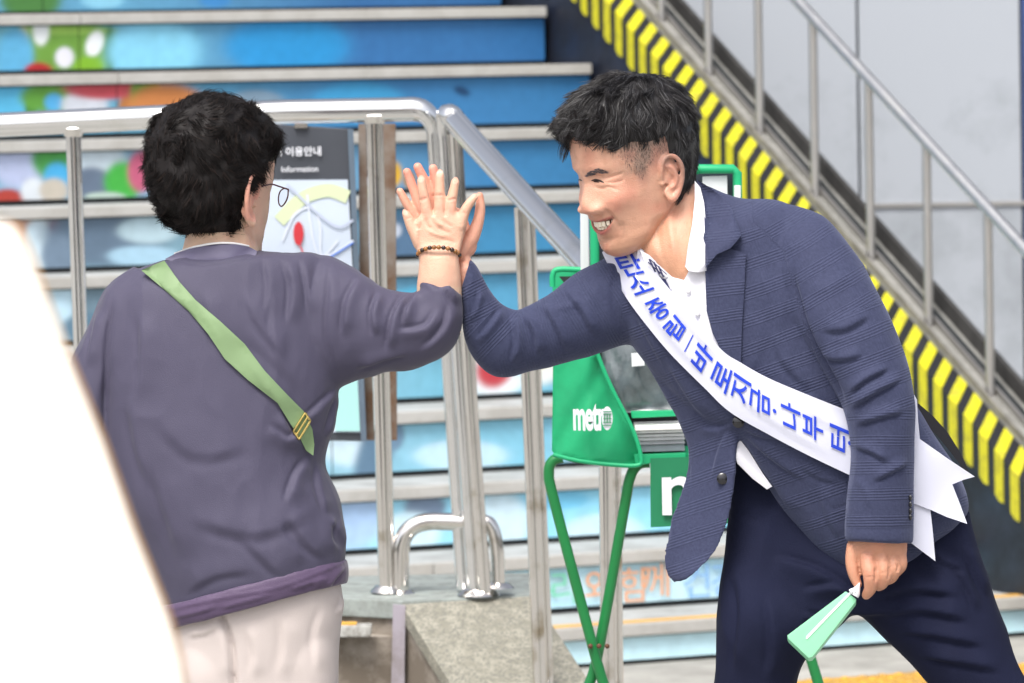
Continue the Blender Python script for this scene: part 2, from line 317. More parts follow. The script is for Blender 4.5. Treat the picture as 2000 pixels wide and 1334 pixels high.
slopebar('base_rail', uB+.190, uB+.205, .013, .065, stained('base_rail', srgb(66,65,64), srgb(50,49,48), .45, 8, .5))
# railing on the ledge
uP = uB+.118
rail = thing('escalator_railing', SP(uP,0,0), 'slim grey metal railing sloping down beside the grey wall', 'railing')
h1 = hitu(1575,20,uP); h2 = hitu(1990,474,uP); hs = (h1[1]-h2[1])/(h1[0]-h2[0]); HZ = lambda ww: h2[1]+hs*(ww-h2[0])
satin = brushed('satin_steel', .66, .38)
t = MB(); t.tube([SP(uP,wA-.3,HZ(wA-.3)), SP(uP,wB+2,HZ(wB+2))], .0165, 16); t.build('handrail', satin, rail, True)
for px_, py_ in ((1130,-150),(1210,-50),(1292,50),(1385,160),(1485,290),(1593,415),(1702,550),(1815,680),(1935,820),(2050,950)):
    a_, z_ = hitu(px_, py_, uP)
    t = MB(); t.tube([SP(uP,a_,BZ(a_)-.02), SP(uP,a_,HZ(a_)-.012)], .0125, 14); t.build('post', dull, rail, True)
# grey wall
wallm = stained('grey_wall_panel', srgb(168,174,182), srgb(140,146,152), .32, 1.6, .55, bump=.05, bscale=30)
wall = thing('wall', (0,16.6,0), None, None, kind='structure')
YW = 16.6
def wx(px, py=400): return at(px, py, YW)
xs = [wx(p)[0] for p in (1000,1335,1680,1998,2330)]; zs = [.0, wx(1700,402)[2], wx(1700,-420)[2]]
for i in range(4):
    for j in range(2):
        c = MB(); c.box(((xs[i]+xs[i+1])/2, YW+.02, (zs[j]+zs[j+1])/2), np.eye(3), ((xs[i+1]-xs[i])/2-.004, .02, (zs[j+1]-zs[j])/2-.004)); c.build('panel', wallm if i < 3 else mat('blue_panel', srgb(60,80,130), .6), wall, bevel=.003)
c = MB(); c.box(((xs[0]+xs[-1])/2, YW+.06, 1.5), np.eye(3), (2.5,.018,2.2)); c.build('backing', darkgap, wall)
c = MB(); c.box(((xs[0]+xs[-1])/2, YW-.004, zs[1]), np.eye(3), (2.5,.004,.007)); c.build('joint_strip', dull, wall)
# upper dark soffit beyond the top of the stair
c = MB(); top_ = 11*DT
c.hexa([SP(-3.2,top_+.1,ZK[11]-.1),SP(uE+.0,top_+.1,ZK[11]-.1),SP(uE,top_+.3,ZK[11]-.1),SP(-3.2,top_+.3,ZK[11]-.1)],[SP(-3.2,top_+.1,ZK[11]+.9),SP(uE,top_+.1,ZK[11]+.9),SP(uE,top_+.3,ZK[11]+.9),SP(-3.2,top_+.3,ZK[11]+.9)])
tag(c.build('landing_wall', navy), kind='structure')
# ---------------------------------------------------------------- railing and plinth in the middle distance
YR = 9.8
def R(px, py, Y=YR): return at(px, py, Y)
def arc_pts(p0, p1, p2, n=9):      # quadratic bend
    t = np.linspace(0,1,n)[:,None]; return list((1-t)**2*np.asarray(p0)+2*t*(1-t)*np.asarray(p1)+t*t*np.asarray(p2))
zP = R(925,1158)[2]
lr = thing('guard_railing', R(745,1150), 'bright stainless guard rail standing on the granite plinth behind the woman', 'railing')
b0 = R(848,262); t = MB()
t.tube([R(-300,256), R(0,244), R(330,228), R(560,218)]+[R(780,214)]+arc_pts(R(805,213),R(845,214),R(848,262))+[R(905,1150)], [.0235]*5+[.0235,.0234,.023,.022,.021,.019,.017,.0155,.0145]+[.0142], 24); t.build('top_rail', steel, lr, True)
for (xa,ya,xb,yb,rr) in ((143,262,178,1250,.0145),(731,236,756,1150,.0165)):
    t = MB(); t.tube([R(xa,ya), R(xb,yb)], rr, 18); t.build('post', steel_s if xa > 500 else steel, lr, True)
    t = MB(); t.tube([R(xa,ya-10), R(xa,ya+5)], [rr*1.55,rr*1.2], 18); t.build('collar', steel_s, lr, True)
    t = MB(); t.tube([R(xb,yb-6), R(xb,yb+6)], [rr*1.4,rr*2], 18); t.build('base_flange', steel_s, lr, True)
loop = [R(782,1160)]+arc_pts(R(782,1080),R(784,1018),R(850,1018),9)+[R(905,1020)]
t = MB(); t.tube(loop, .017, 18); t.build('hoop', steel_s, lr, True)
t = MB(); t.tube([R(782,1152),R(782,1163)], [.022,.034], 18); t.build('base_flange', steel_s, lr, True)
hr = thing('stair_handrail', R(925,1155,9.75), 'stainless handrail sloping down to the right with double front tubes', 'railing')
dn = -w*1.0; 
Y2 = 9.72; pA = R(880,228,Y2)
pB = R(1147,520,Y2-.56)
t = MB(); d_ = (pB-pA); 
t.tube([R(928,1158,Y2), R(904,800,Y2)]+[R(870,275,Y2)]+arc_pts(R(867,250,Y2),R(868,205,Y2), pA+d_*.04)+[pA+d_*.5, pB, pB+d_*.25], [.0142,.0142,.0142]+[.0150,.0165,.0180,.0195,.021,.022,.0225,.0225,.0225]+[.0225]*3, 24); t.build('handrail_tube', steel, hr, True)
t = MB(); t.tube([R(890,262,Y2-.02), R(921,800,Y2-.02), R(947,1158,Y2-.02)], .0125, 18); t.build('front_tube', steel_s, hr, True)
t = MB(); t.tube([R(936,1162,Y2),R(936,1150,Y2)], [.042,.03], 20); t.build('base_flange', steel_s, hr, True)
lp = [R(940,1022,Y2)]+arc_pts(R(950,1018,Y2),R(968,1025,Y2),R(972,1090,Y2))+[R(974,1145,Y2)]
t = MB(); t.tube(lp, .013, 16); t.build('hoop', steel_s, hr, True)
t = MB(); t.tube([R(974,1138,Y2),R(974,1148,Y2)], [.02,.03], 16); t.build('base_flange', steel_s, hr, True)
for (xa,ya,xb,yb,Yp,rr) in ((1017,405,1055,1345,Y2-.3,.0125),(1037,430,1074,1345,Y2-.26,.008),(1180,560,1188,1420,Y2-.62,.0125),(1201,560,1210,1420,Y2-.58,.008)):
    t = MB(); t.tube([R(xa,ya,Yp), R(xb,yb,Yp)], rr, 16); t.build('post', steel_s, hr, True)
    t = MB(); t.tube([R(xb,yb-8,Yp), R(xb,yb+4,Yp)], [rr*1.5,rr*2.2], 16); t.build('base_flange', steel_s, hr, True)
# granite plinth: level cap, then a cheek sloping down towards the viewer
gran = stained('granite', srgb(152,149,136), srgb(130,128,116), .42, 40, .6, bump=.15, speck=srgb(118,117,108), speckscale=270)
conc = stained('dirty_concrete', srgb(158,150,140), srgb(112,103,92), .46, 9, .8, bump=.5, bscale=60)
paint = stained('mauve_paint', srgb(160,154,164), srgb(135,128,130), .38, 10, .7)
pl = thing('granite_plinth', R(900,1170), 'weathered granite plinth with sloping cheek below the stainless railings', 'plinth')
e1, e2, e3, e4 = R(784,1176,9.66), R(1042,1160,9.72), R(1000,1128,9.95), R(600,1095,10.1)
zt = float(np.mean([e1[2], e2[2]]))
def zz(p, z): return np.array((p[0],p[1],z))
capf = [zz(R(640,1166,9.75),zt), zz(e1,zt), zz(e2,zt), zz(R(1040,1160,10.15),zt), zz(R(640,1160,10.15),zt)]
c = MB(); c.prism([p-Z3*.035 for p in capf], Z3*.035); c.build('cap_slab', stained('cap_stone', srgb(150,158,155), srgb(130,136,132), .42, 30, .6, bump=.04), pl, bevel=.003)
c = MB(); c.prism([zz(p+np.array((0,.012,0)),0) for p in capf], Z3*(zt-.036)); c.build('plinth_core', conc, pl)
# sloping cheek
dl = -w*1.0; L_ = 1.05; s_ = .56
q = [e1-Z3*.004, e2-Z3*.004]; q2 = [p+dl*L_-Z3*s_*L_ for p in q]
c = MB(); c.hexa([q[0]-Z3*.03,q[1]-Z3*.03,q2[1]-Z3*.03,q2[0]-Z3*.03],[q[0],q[1],q2[1],q2[0]]); c.build('sloping_slab', gran, pl, bevel=.002)
c = MB(); c.hexa([zz(q[0],0),zz(q[1]-u*.01,0),zz(q2[1]-u*.01,0),zz(q2[0],0)],[q[0]-Z3*.032+u*.008,q[1]-Z3*.032-u*.01,q2[1]-Z3*.032-u*.01,q2[0]-Z3*.032+u*.008]); c.build('cheek_wall', conc, pl)
# painted strip patches on the side of the cheek
def strip(pts, name='paint_patch'):
    c = MB(); n_ = -u*.0+np.array((0,-.012,0)); c.prism([R(x_,y_,Y_) for x_,y_,Y_ in pts], n_); c.build(name, paint, pl)
strip([(768,1180,9.655),(792,1182,9.655),(790,1345,9.655),(764,1345,9.655)])
0 and strip([(792,1210,9.65),(800,1240,9.65),(860,1345,9.60),(835,1345,9.60),(790,1262,9.65)])
# low concrete steps left of the plinth
ls = thing('low_step', R(690,1300,9.6), 'dirty concrete step with worn metal nosing beside the granite plinth', 'step')
c = MB(); a_ = R(560,1248,9.62); b_ = R(768,1244,9.66); c.hexa([zz(a_,0),zz(b_,0),zz(b_+np.array((0,.12,0)),0),zz(a_+np.array((0,.12,0)),0)],[a_,b_,b_+np.array((0,.12,0)),a_+np.array((0,.12,0))]); c.build('riser_block', conc, ls)
c = MB(); c.prism([R(560,1246,9.60),R(724,1244,9.60),R(726,1222,9.60),R(560,1224,9.60)], np.array((0,.05,0))); c.build('metal_nosing', stained('worn_nosing', srgb(176,176,172), srgb(120,116,108), .4, 30, .5), ls, bevel=.003)
c = MB(); c.prism([R(560,1222,9.615),R(695,1221,9.615),R(697,1216,9.615),R(560,1217,9.615)], np.array((0,.02,0))); c.build('yellow_strip', ylw, ls)
# ---------------------------------------------------------------- map board
mb = thing('map_board', R(640,860,10.0), 'dark framed station exit map board hanging under the rail', 'sign')
YB = 10.02; bx = lambda x_,y_,d_=0: at(x_,y_,YB+d_)
c = MB(); c.prism([bx(470,238),bx(688,252),bx(712,862),bx(500,858)], np.array((0,.03,0))); c.build('frame', mat('board_frame', srgb(66,70,78), .5, bump=.05), mb, bevel=.003)
c = MB(); c.prism([bx(480,352,-.004),bx(679,351,-.004),bx(706,845,-.004),bx(505,842,-.004)], np.array((0,.003,0))); c.build('map_sheet', mat('map_paper', srgb(200,212,228), .35, var=.03), mb)
c = MB(); c.prism([bx(679,252,-.006),bx(690,252,-.006),bx(716,862,-.006),bx(705,862,-.006)], np.array((0,.004,0))); c.build('frame_edge', mat('frame_edge', srgb(96,112,128), .4), mb)
def mapline(pts, wd, col, nm, d_=-.006):
    c = MB(); P_ = np.array([bx(x_,y_,d_) for x_,y_ in pts]); c.tube(P_, wd, 8, flat=.02); return c
def ribbon(pts, hw, col, nm, par, d_=-.0062, base=bx):
    pts = crom(np.array(pts,float), max(2,len(pts)*5)); T = np.gradient(pts,axis=0); T /= np.linalg.norm(T,axis=1)[:,None]; N_ = np.stack([-T[:,1],T[:,0]],1)*hw
    A = [base(*p,d_) for p in pts+N_]; B = [base(*p,d_) for p in pts-N_]; V = A+B; n = len(A); Fq = [(i,i+1,n+i+1,n+i) for i in range(n-1)]
    V2 = V+[v+np.array((0,.0008,0)) for v in V]; m2 = 2*n
    Fq += [(a+m2,d+m2,c_+m2,b+m2) for a,b,c_,d in Fq]+[(i,i+m2,i+1+m2,i+1) for i in range(n-1)]+[(n+i,n+i+1,n+i+1+m2,n+i+m2) for i in range(n-1)]
    return mesh(nm, V2, Fq, mat('print_%d_%d_%d'%col, srgb(*col), .5, var=0), par)
ribbon([(545,432),(590,388),(640,372),(680,385)], 13, (206,218,180), 'park_band', mb)
ribbon([(552,470),(575,420),(610,405),(625,440),(628,500),(660,470)], 2.4, (214,222,236), 'street_line', mb, -.0066)
ribbon([(560,520),(600,505),(640,500),(690,470)], 2.6, (216,224,238), 'street_line', mb, -.007)
ribbon([(600,380),(612,470),(640,560),(660,640)], 2, (216,224,238), 'street_line', mb, -.0074)
ribbon([(640,505),(665,490),(690,474)], 1.8, (90,130,215), 'street_line', mb, -.0078)
ribbon([(560,360),(650,440),(690,430)], 2.5, (185,195,215), 'street_line', mb, -.0082)
c = MB(); c.prism([bx(583+10*math.cos(a),456+23*math.sin(a),-.009) for a in np.linspace(0,2*math.pi,24,endpoint=False)], np.array((0,.001,0))); c.build('marker', mat('marker_red', srgb(200,50,60), .5, var=0), mb)
ribbon([(586,478),(592,495)], 1.5, (210,90,100), 'marker_tail', mb, -.009)
c = MB(); c.prism([bx(655,735,-.0088),bx(698,735,-.0088),bx(703,842,-.0088),bx(655,842,-.0088)][::1], np.array((0,.001,0))); c.build('legend_panel', mat('legend_mint', srgb(165,215,212), .5, var=0), mb)
wt = mat('white_print', srgb(225,228,235), .5, var=0)
exa = bx(620,300)-bx(520,302); exa /= np.linalg.norm(exa)
flat_text('터 이용안내', bx(534,304,-.004), exa, Z3, .0195, wt, mb, 'letters', bold=.02, off=.003); 
for ch in [o for o in mb.children if o.name.startswith('letters')]: pass
flat_text('Information', bx(549,336,-.004), exa, Z3, .0155, wt, mb, 'letters', bold=.008, off=.003)
c = MB(); c.prism([bx(700,242,.03),bx(772,242,.03),bx(775,860,.03),bx(704,860,.03)], np.array((0,.04,0))); c.build('rusty_channel', stained('rusty_channel', srgb(132,124,116), srgb(104,78,58), .42, 6, .6), mb)
c = MB(); c.prism([bx(575,238,-.01),bx(600,238,-.01),bx(600,250,-.01),bx(575,250,-.01)], np.array((0,.03,0))); c.build('clamp', steel_s, mb)
# ---------------------------------------------------------------- newspaper stand
YS = 8.1
ns = thing('newspaper_stand', at(1300,1700,YS), 'green folding newspaper stand with fabric side pocket on crossed legs', 'newspaper stand')
S_ = lambda x_,y_,d_=0: at(x_,y_,YS+d_)
grn = mat('green_fabric', srgb(20,158,105), .6, var=.1, vscale=25, bump=.25, bscale=90); grnd = mat('green_tube_paint', srgb(28,120,62), .35, var=.1); gtrim = mat('green_trim', srgb(25,165,110), .45, var=.08)
def sheet(outline, dep, name, m_, th=.004, base=S_, par=ns, sp=9, smooth=True):
    """cloth or board from an outline, real thickness, relief from dep(x,y) in metres"""
    O = [Vector(p) for p in outline]; n = len(O); xs_ = [p[0] for p in outline]; ys_ = [p[1] for p in outline]; pts = list(O)
    from mathutils.geometry import intersect_point_line
    poly = np.array(outline, float)
    gx, gy = np.meshgrid(np.arange(min(xs_)+sp/2,max(xs_),sp), np.arange(min(ys_)+sp/2,max(ys_),sp)); G = np.stack([gx.ravel(),gy.ravel()],1)
    ins = np.zeros(len(G),bool); j = n-1; dm = np.full(len(G),1e9)
    for i in range(n):
        a, b = poly[i], poly[j]; cnd = ((a[1]>G[:,1])!=(b[1]>G[:,1])) & (G[:,0] < (b[0]-a[0])*(G[:,1]-a[1])/(b[1]-a[1]+1e-12)+a[0]); ins ^= cnd
        ab = b-a; t_ = np.clip(((G-a)@ab)/(ab@ab+1e-12),0,1); dm = np.minimum(dm, np.linalg.norm(G-a-t_[:,None]*ab,axis=1)); j = i
    pts += [Vector(p) for p in G[ins & (dm > sp*.4)]]
    vo, _, fo, *_ = delaunay_2d_cdt(pts, [], [list(range(n))], 1, 1e-6)
    V2 = np.array([tuple(v) for v in vo]); D = dep(V2[:,0],V2[:,1]) if callable(dep) else np.full(len(V2),float(dep))
    P = base(V2[:,0],V2[:,1],D)
    return solid_sheet(name, P, [tuple(f) for f in fo], m_, par, th, smooth)
def solid_sheet(name, P, Fc, m_, par, th, smooth=True, cols=None, build=True):
    n = len(P); d = P-CO; d = d/np.linalg.norm(d,axis=1)[:,None]; Q = P+d*th; ed = {}
    F2 = []
    for f in Fc:
        a, b, c_ = P[f[0]], P[f[1]], P[f[2]]
        if np.dot(np.cross(b-a,c_-a), a-CO) > 0: f = f[::-1]
        F2.append(tuple(f))
    for f in F2:
        for i in range(len(f)): a, b = f[i], f[(i+1)%len(f)]; ed.setdefault((min(a,b),max(a,b)),[]).append((a,b))
    side = [(b,a,a+n,b+n) for l in ed.values() if len(l) == 1 for a,b in l]
    allf = F2+[tuple(i+n for i in f[::-1]) for f in F2]+side
    if not build: return np.vstack([P,Q]), allf
    o = mesh(name, np.vstack([P,Q]), allf, m_, par, smooth, cols=None if cols is None else np.vstack([cols,cols]))
    if smooth: o.data.set_sharp_from_angle(angle=math.radians(50))
    return o
# back board behind the man
fr = mat('poster_white', srgb(215,220,222), .4, var=.05)
c = MB(); c.prism([S_(1150,345,.14),S_(1432,334,.14),S_(1436,900,.14),S_(1156,900,.14)], np.array((0,.01,0))); c.build('display_board', mat('display_dark', srgb(52,62,72), .35), ns)
c = MB(); c.prism([S_(1372,345,.125),S_(1420,343,.125),S_(1421,395,.125),S_(1372,395,.125)], np.array((0,.008,0))); c.build('poster', fr, ns)
for pts, m_ in (([(1362,330),(1432,330),(1440,338),(1441,420)], gtrim), ([(1164,345),(1364,331)], gtrim), ([(1160,345),(1163,640)], gtrim)):
    t = MB(); t.tube([S_(x_,y_,.12) for x_,y_ in pts], .0075, 12); t.build('frame_tube', m_, ns, True)
c = MB(); c.prism([S_(1133,350,.15),S_(1149,350,.15),S_(1151,530,.15),S_(1134,530,.15)], np.array((0,.012,0))); c.build('white_edge', fr, ns, bevel=.002)
c = MB(); c.prism([S_(1434,362,.1),S_(1447,362,.1),S_(1447,388,.1),S_(1434,388,.1)], np.array((0,.012,0))); c.build('white_clip', fr, ns, bevel=.002)
# inside and clear window
c = MB(); c.prism([S_(1090,540,.08),S_(1340,560,.08),S_(1340,800,.08),S_(1240,890,.08),S_(1090,880,.08)], np.array((0,.01,0))); c.build('lining', mat('black_lining', srgb(26,28,30), .6), ns)
win = sheet([(1172,660),(1330,640),(1330,806),(1212,806),(1180,740)], lambda x_,y_: .02+.008*np.sin(x_/33+y_/41)+.001*np.sin(x_/9-y_/14), 'clear_window', mat('cloudy_vinyl', srgb(92,102,106), .18, var=.35, vscale=45, coat=.6), .002)
c = MB(); c.prism([S_(1233,690,-.004),S_(1258,688,-.004),S_(1259,714,-.004),S_(1234,716,-.004)], np.array((0,.003,0))); c.build('small_sticker', fr, ns)
side_out = [(1079,545),(1081,528),(1092,524),(1134,526),(1136,556),(1140,640),(1165,688),(1178,720),(1198,765),(1224,815),(1240,850),(1250,888),(1246,909),(1200,908),(1130,899),(1084,890),(1078,880),(1080,720)]
def bagd(x_,y_):
    return -.03+.00035*np.abs(x_-1150)+.010*np.exp(-((x_-1080-(890-y_)*.0)-((890-y_)*.55))**2/500)*(y_>700)+.004*np.sin(x_/17+y_/40)
sheet(side_out, bagd, 'side_pocket', grn, .004, sp=6)
c = MB(); c.prism([S_(1092,540,-.045),S_(1134,540,-.045),S_(1134,575,-.045),S_(1112,566,-.045)], np.array((0,.003,0))); c.build('pocket_opening', MATS['black_lining'], ns)
t = MB(); t.tube([S_(x_,y_,-.035) for x_,y_ in crom([(1079,560),(1080,535),(1092,526),(1134,527)],14)], .0045, 10); t.build('piping', gtrim, ns, True)
t = MB(); t.tube([S_(x_,y_,-.03) for x_,y_ in crom([(1163,680),(1178,720),(1198,765),(1224,815),(1240,850),(1251,888),(1248,908),(1200,908),(1130,900),(1080,888)],50)], .0035, 10); t.build('piping', gtrim, ns, True)
c = MB(); c.prism([S_(1238,888,-.01),S_(1340,884,-.01),S_(1340,894,-.01),S_(1242,910,-.01)], np.array((0,.12,0))); c.build('shelf', gtrim, ns, bevel=.002)
c = MB(); c.prism([S_(1232,803,-.0),S_(1322,801,-.0),S_(1322,813,-.0),S_(1234,817,-.0)], np.array((0,.01,0))); c.build('window_bar', gtrim, ns, bevel=.002)
c = MB(); c.prism([S_(1270,895,-.012),S_(1430,890,-.012),S_(1430,1022,-.012),S_(1271,1030,-.012)], np.array((0,.006,0))); c.build('lower_panel', mat('green_banner', srgb(28,122,82), .5, var=.1), ns)
flat_text('m', S_(1287,1004,-.018), np.array((1,0,0)), Z3, .125, wt, ns, 'letter', bold=.015, off=.001)
# metro lettering, each letter its own piece, following the fabric
xx = 1117
for ch, adv in (('m',24),('e',15),('t',10),('r',10)):
    p = S_(xx+2, 838, -.066); flat_text(ch, p, np.array((1,0,.0))-Z3*.05, Z3, .066, wt, ns, 'letter', bold=.03, off=.001, xs=.40); xx += adv
c = MB(); cx_,cy_ = 1186,817; c.prism([S_(cx_+10.5*math.cos(a),cy_+23*math.sin(a),-.068) for a in np.linspace(0,2*math.pi,28,endpoint=False)], np.array((0,.001,0))); c.build('globe_letter', wt, ns)
for dx in (-5,0,5):
    ribbon([(cx_+dx,cy_-8),(cx_+dx*1.1,cy_+8)], .9, (60,140,100), 'globe_line', ns, -.0695, base=S_)
for dy in (-13,-8,0,8,14):
    ribbon([(cx_-8,cy_+dy),(cx_+8,cy_+dy)], .9, (60,140,100), 'globe_line', ns, -.0702, base=S_)
# legs
for pts in ([(1098,893),(1080,900),(1072,925),(1084,985),(1165,1290),(1215,1470),(1290,1985)],[(1268,903),(1246,908),(1230,935),(1218,1000),(1165,1290),(1120,1440),(1040,1985)]):
    dd = 0 if pts[0][0] < 1200 else .018
    t = MB(); t.tube([S_(x_,y_,dd) for x_,y_ in crom(pts,40)], .0085, 12); t.build('leg', grnd, ns, True)
for pts in ([(1560,905),(1540,960),(1470,1290),(1400,1985)],[(1420,905),(1440,960),(1585,1290),(1760,1985)]):
    t = MB(); t.tube([S_(x_,y_,.06) for x_,y_ in crom(pts,30)], .0085, 12); t.build('leg', grnd, ns, True)
c = MB(); c.prism([S_(1340,884,-.0),S_(1575,880,-.0),S_(1575,910,0),S_(1340,912,0)], np.array((0,.15,0))); c.build('tray', gtrim, ns)
for x_ in (1153,1170,1186):
    t = MB(); t.ball(S_(x_,1262,-.012), .004); t.build('rivet', mat('rust', srgb(96,62,44), .7), ns, True)
# newspapers
for i,(ya,yb,col) in enumerate(((884,870,(165,170,180)),(870,862,(185,188,195)),(862,855,(215,218,222)),(855,849,(215,218,220)),(848,842,(225,228,228)),(842,834,(235,236,232)))):
    c = MB(); lx = 1246-i*1; c.prism([S_(lx,ya-1,.0-.006*i),S_(1338,ya-4,-.006*i),S_(1336,yb-3,.0-.006*i),S_(lx,yb,-.006*i)], np.array((0,.11,0)))
    tag(c.build('newspaper', mat('newsprint_%d'%i, srgb(*col), .8, var=.08, vscale=60, spec=.1)), '%s folded newspaper in the pile on the green stand shelf'%(['bottommost','second from bottom','third from bottom','third from top','second from top','topmost'][i]), 'newspaper', 'newspapers piled on the green stand')

# dark walls added out of view, only for the steel tubes to mirror
reflm = mat('reflection_wall_dark', srgb(40,42,46), .7)
for x0_, x1_, y_, h_ in ((-8.5,-3.6,1.5,2.5),(2.6,4.6,1.2,2.4),(7.5,9.5,1.0,2.6)):
    c = MB(); c.box(((x0_+x1_)/2,y_,h_/2), np.eye(3), ((x1_-x0_)/2,.15,h_/2)); c.box(((x0_+x1_)/2,y_,h_+.04), np.eye(3), ((x1_-x0_)/2+.04,.19,.04))
    tag(c.build('added_reflection_wall', reflm), kind='structure')
# ================================================================== tools for bodies and cloth (figure frame: px, py, depth in px)
def loft(secs, K=44, per=7, e=2.0, cap=True):
    """secs rows: xL,yL,dL,xR,yR,dR,half depth (px). Closed elliptical loft."""
    S = crom(secs, (len(secs)-1)*per+1); n = len(S); t = np.linspace(0,2*np.pi,K,endpoint=False)
    ct, st = np.cos(t), np.sin(t); ct = np.sign(ct)*np.abs(ct)**(2/e); st = np.sign(st)*np.abs(st)**(2/e)
    C = (S[:,0:3]+S[:,3:6])/2; A = (S[:,3:6]-S[:,0:3])/2; H = S[:,6]
    D = np.zeros_like(A); an = A/np.maximum(np.linalg.norm(A,axis=1),1e-6)[:,None]
    D[:,2] = 1; D = D-an*an[:,2:3]; D = D/np.linalg.norm(D,axis=1)[:,None]*H[:,None]
    V = (C[:,None]+A[:,None]*ct[None,:,None]+D[:,None]*st[None,:,None]).reshape(-1,3)
    I = np.arange(n*K).reshape(n,K); J = np.roll(I,-1,1)
    F_ = [tuple(q) for q in np.stack([I[:-1],J[:-1],J[1:],I[1:]],-1).reshape(-1,4)]
    if cap:
        V = np.vstack([V,C[0],C[-1]]); a, b = n*K, n*K+1
        F_ += [(a,j,i) for i,j in zip(I[0],J[0])]+[(b,i,j) for i,j in zip(I[-1],J[-1])]
    return V, F_
def limb(pts, r, n=20, dome=True):
    """tube through px-frame points with rounded ends"""
    P = crom(pts, max(8,(len(pts)-1)*8+1)); Rr = crom(np.array(r,float)[:,None], len(P))[:,0]
    if dome:
        k = 5; T0 = P[0]-P[1]; T0 /= np.linalg.norm(T0); T1 = P[-1]-P[-2]; T1 /= np.linalg.norm(T1)
        a = np.linspace(np.pi/2*.93,0,k,endpoint=False); 
        P = np.vstack([[P[0]+T0*Rr[0]*math.sin(x) for x in a],P,[P[-1]+T1*Rr[-1]*math.sin(x) for x in a[::-1]]])
        Rr = np.concatenate([[Rr[0]*math.cos(x) for x in a],Rr,[Rr[-1]*math.cos(x) for x in a[::-1]]])
    m = MB(); m.tube(P, Rr, n); return np.array(m.v), m.f
def ball(c, r, sc=(1,1,1)):
    m = MB(); m.ball(np.array(c,float), r, 20, 14, sc); return np.array(m.v), m.f
def tri_quads(F_):
    return F_
def fuse(parts, voxel, smooth=4, lam=.5, world=False):
    """union of closed volumes as one continuous surface (world coordinates out)"""
    V, F_ = [], []; b = 0
    for v, f in parts:
        V.append(v if world else W3(v)); F_ += [tuple(i+b for i in q) for q in f]; b += len(v)
    me = bpy.data.meshes.new('tmp'); me.from_pydata(np.vstack(V).tolist(), [], F_); me.update()
    o = bpy.data.objects.new('tmp', me); COL.objects.link(o)
    m = o.modifiers.new('r','REMESH'); m.mode = 'VOXEL'; m.voxel_size = voxel
    if smooth: s = o.modifiers.new('s','SMOOTH'); s.factor = lam; s.iterations = smooth
    dg = bpy.context.evaluated_depsgraph_get(); ev = o.evaluated_get(dg); m2 = bpy.data.meshes.new_from_object(ev)
    n = len(m2.vertices); P = np.empty(n*3, np.float32); m2.vertices.foreach_get('co', P); P = P.reshape(-1,3).astype(float)
    k = len(m2.polygons); lt = np.empty(k, np.int32); m2.polygons.foreach_get('loop_total', lt)
    li = np.empty(len(m2.loops), np.int32); m2.loops.foreach_get('vertex_index', li)
    assert (lt == 4).all(); Fq = li.reshape(-1,4)
    bpy.data.objects.remove(o); bpy.data.meshes.remove(me); bpy.data.meshes.remove(m2)
    return P, Fq
def vnormals(P, Fq):
    a, b, c, d = (P[Fq[:,i]] for i in range(4)); fn = np.cross(c-a, d-b); N_ = np.zeros_like(P)
    for i in range(4):
        for k in range(3): N_[:,k] += np.bincount(Fq[:,i], fn[:,k], len(P))
    return N_/np.maximum(np.linalg.norm(N_,axis=1),1e-12)[:,None]
def facing(P, N_):
    d = CO-P; d /= np.linalg.norm(d,axis=1)[:,None]; return np.clip((N_*d).sum(1)*2.2+.25,0,1)
def stroke(Q, pts, wd, amp, kind='ridge', taper=True):
    """relief along a line drawn on the surface. Q (n,2) px positions; returns px displacement"""
    pts = crom(np.array(pts,float), max(2,(len(pts)-1)*5+1)); out = np.zeros(len(Q)); m = wd*3
    sel = np.where((Q[:,0]>pts[:,0].min()-m)&(Q[:,0]<pts[:,0].max()+m)&(Q[:,1]>pts[:,1].min()-m)&(Q[:,1]<pts[:,1].max()+m))[0]
    if not len(sel): return out
    q = Q[sel]; best = np.full(len(q),1e9); tt = np.zeros(len(q)); sd_ = np.zeros(len(q)); L = np.concatenate([[0],np.cumsum(np.linalg.norm(np.diff(pts,axis=0),axis=1))])
    for i in range(len(pts)-1):
        a, b = pts[i], pts[i+1]; ab = b-a; l2 = ab@ab+1e-9; t = np.clip(((q-a)@ab)/l2,0,1); dv = q-a-t[:,None]*ab; d = np.linalg.norm(dv,axis=1); k = d < best
        best = np.where(k,d,best); tt = np.where(k,(L[i]+t*(L[i+1]-L[i]))/L[-1],tt); sd_ = np.where(k, np.sign(ab[0]*dv[:,1]-ab[1]*dv[:,0]), sd_)
    tp = np.clip(np.minimum(tt,1-tt)/.3,0,1) if taper else 1; tp = tp*tp*(3-2*tp) if taper else 1
    x = best/wd
    if kind == 'ridge': g = np.exp(-x*x)
    elif kind == 'fold':
        xs_ = x*sd_; g = np.where(xs_ > 0, np.exp(-(xs_/.55)**2), np.exp(-(xs_/1.7)**2)) - .45*np.exp(-((xs_-.95)/.45)**2)          # pressed fold: gentle back, steep front, sharp valley
    else: g = np.exp(-x*x)
    out[sel] = amp*tp*g; return out
def noise3(P, s, seed=0):
    """cheap smooth value noise"""
    rs = np.random.RandomState(seed); T = rs.rand(32,32,32)*2-1; p = P*s; i = np.floor(p).astype(int); f = p-i; f = f*f*(3-2*f); o = 0
    for a in (0,1):
        for b in (0,1):
            for c in (0,1):
                wgt = (f[:,0] if a else 1-f[:,0])*(f[:,1] if b else 1-f[:,1])*(f[:,2] if c else 1-f[:,2])
                o = o+wgt*T[(i[:,0]+a)%32,(i[:,1]+b)%32,(i[:,2]+c)%32]
    return o
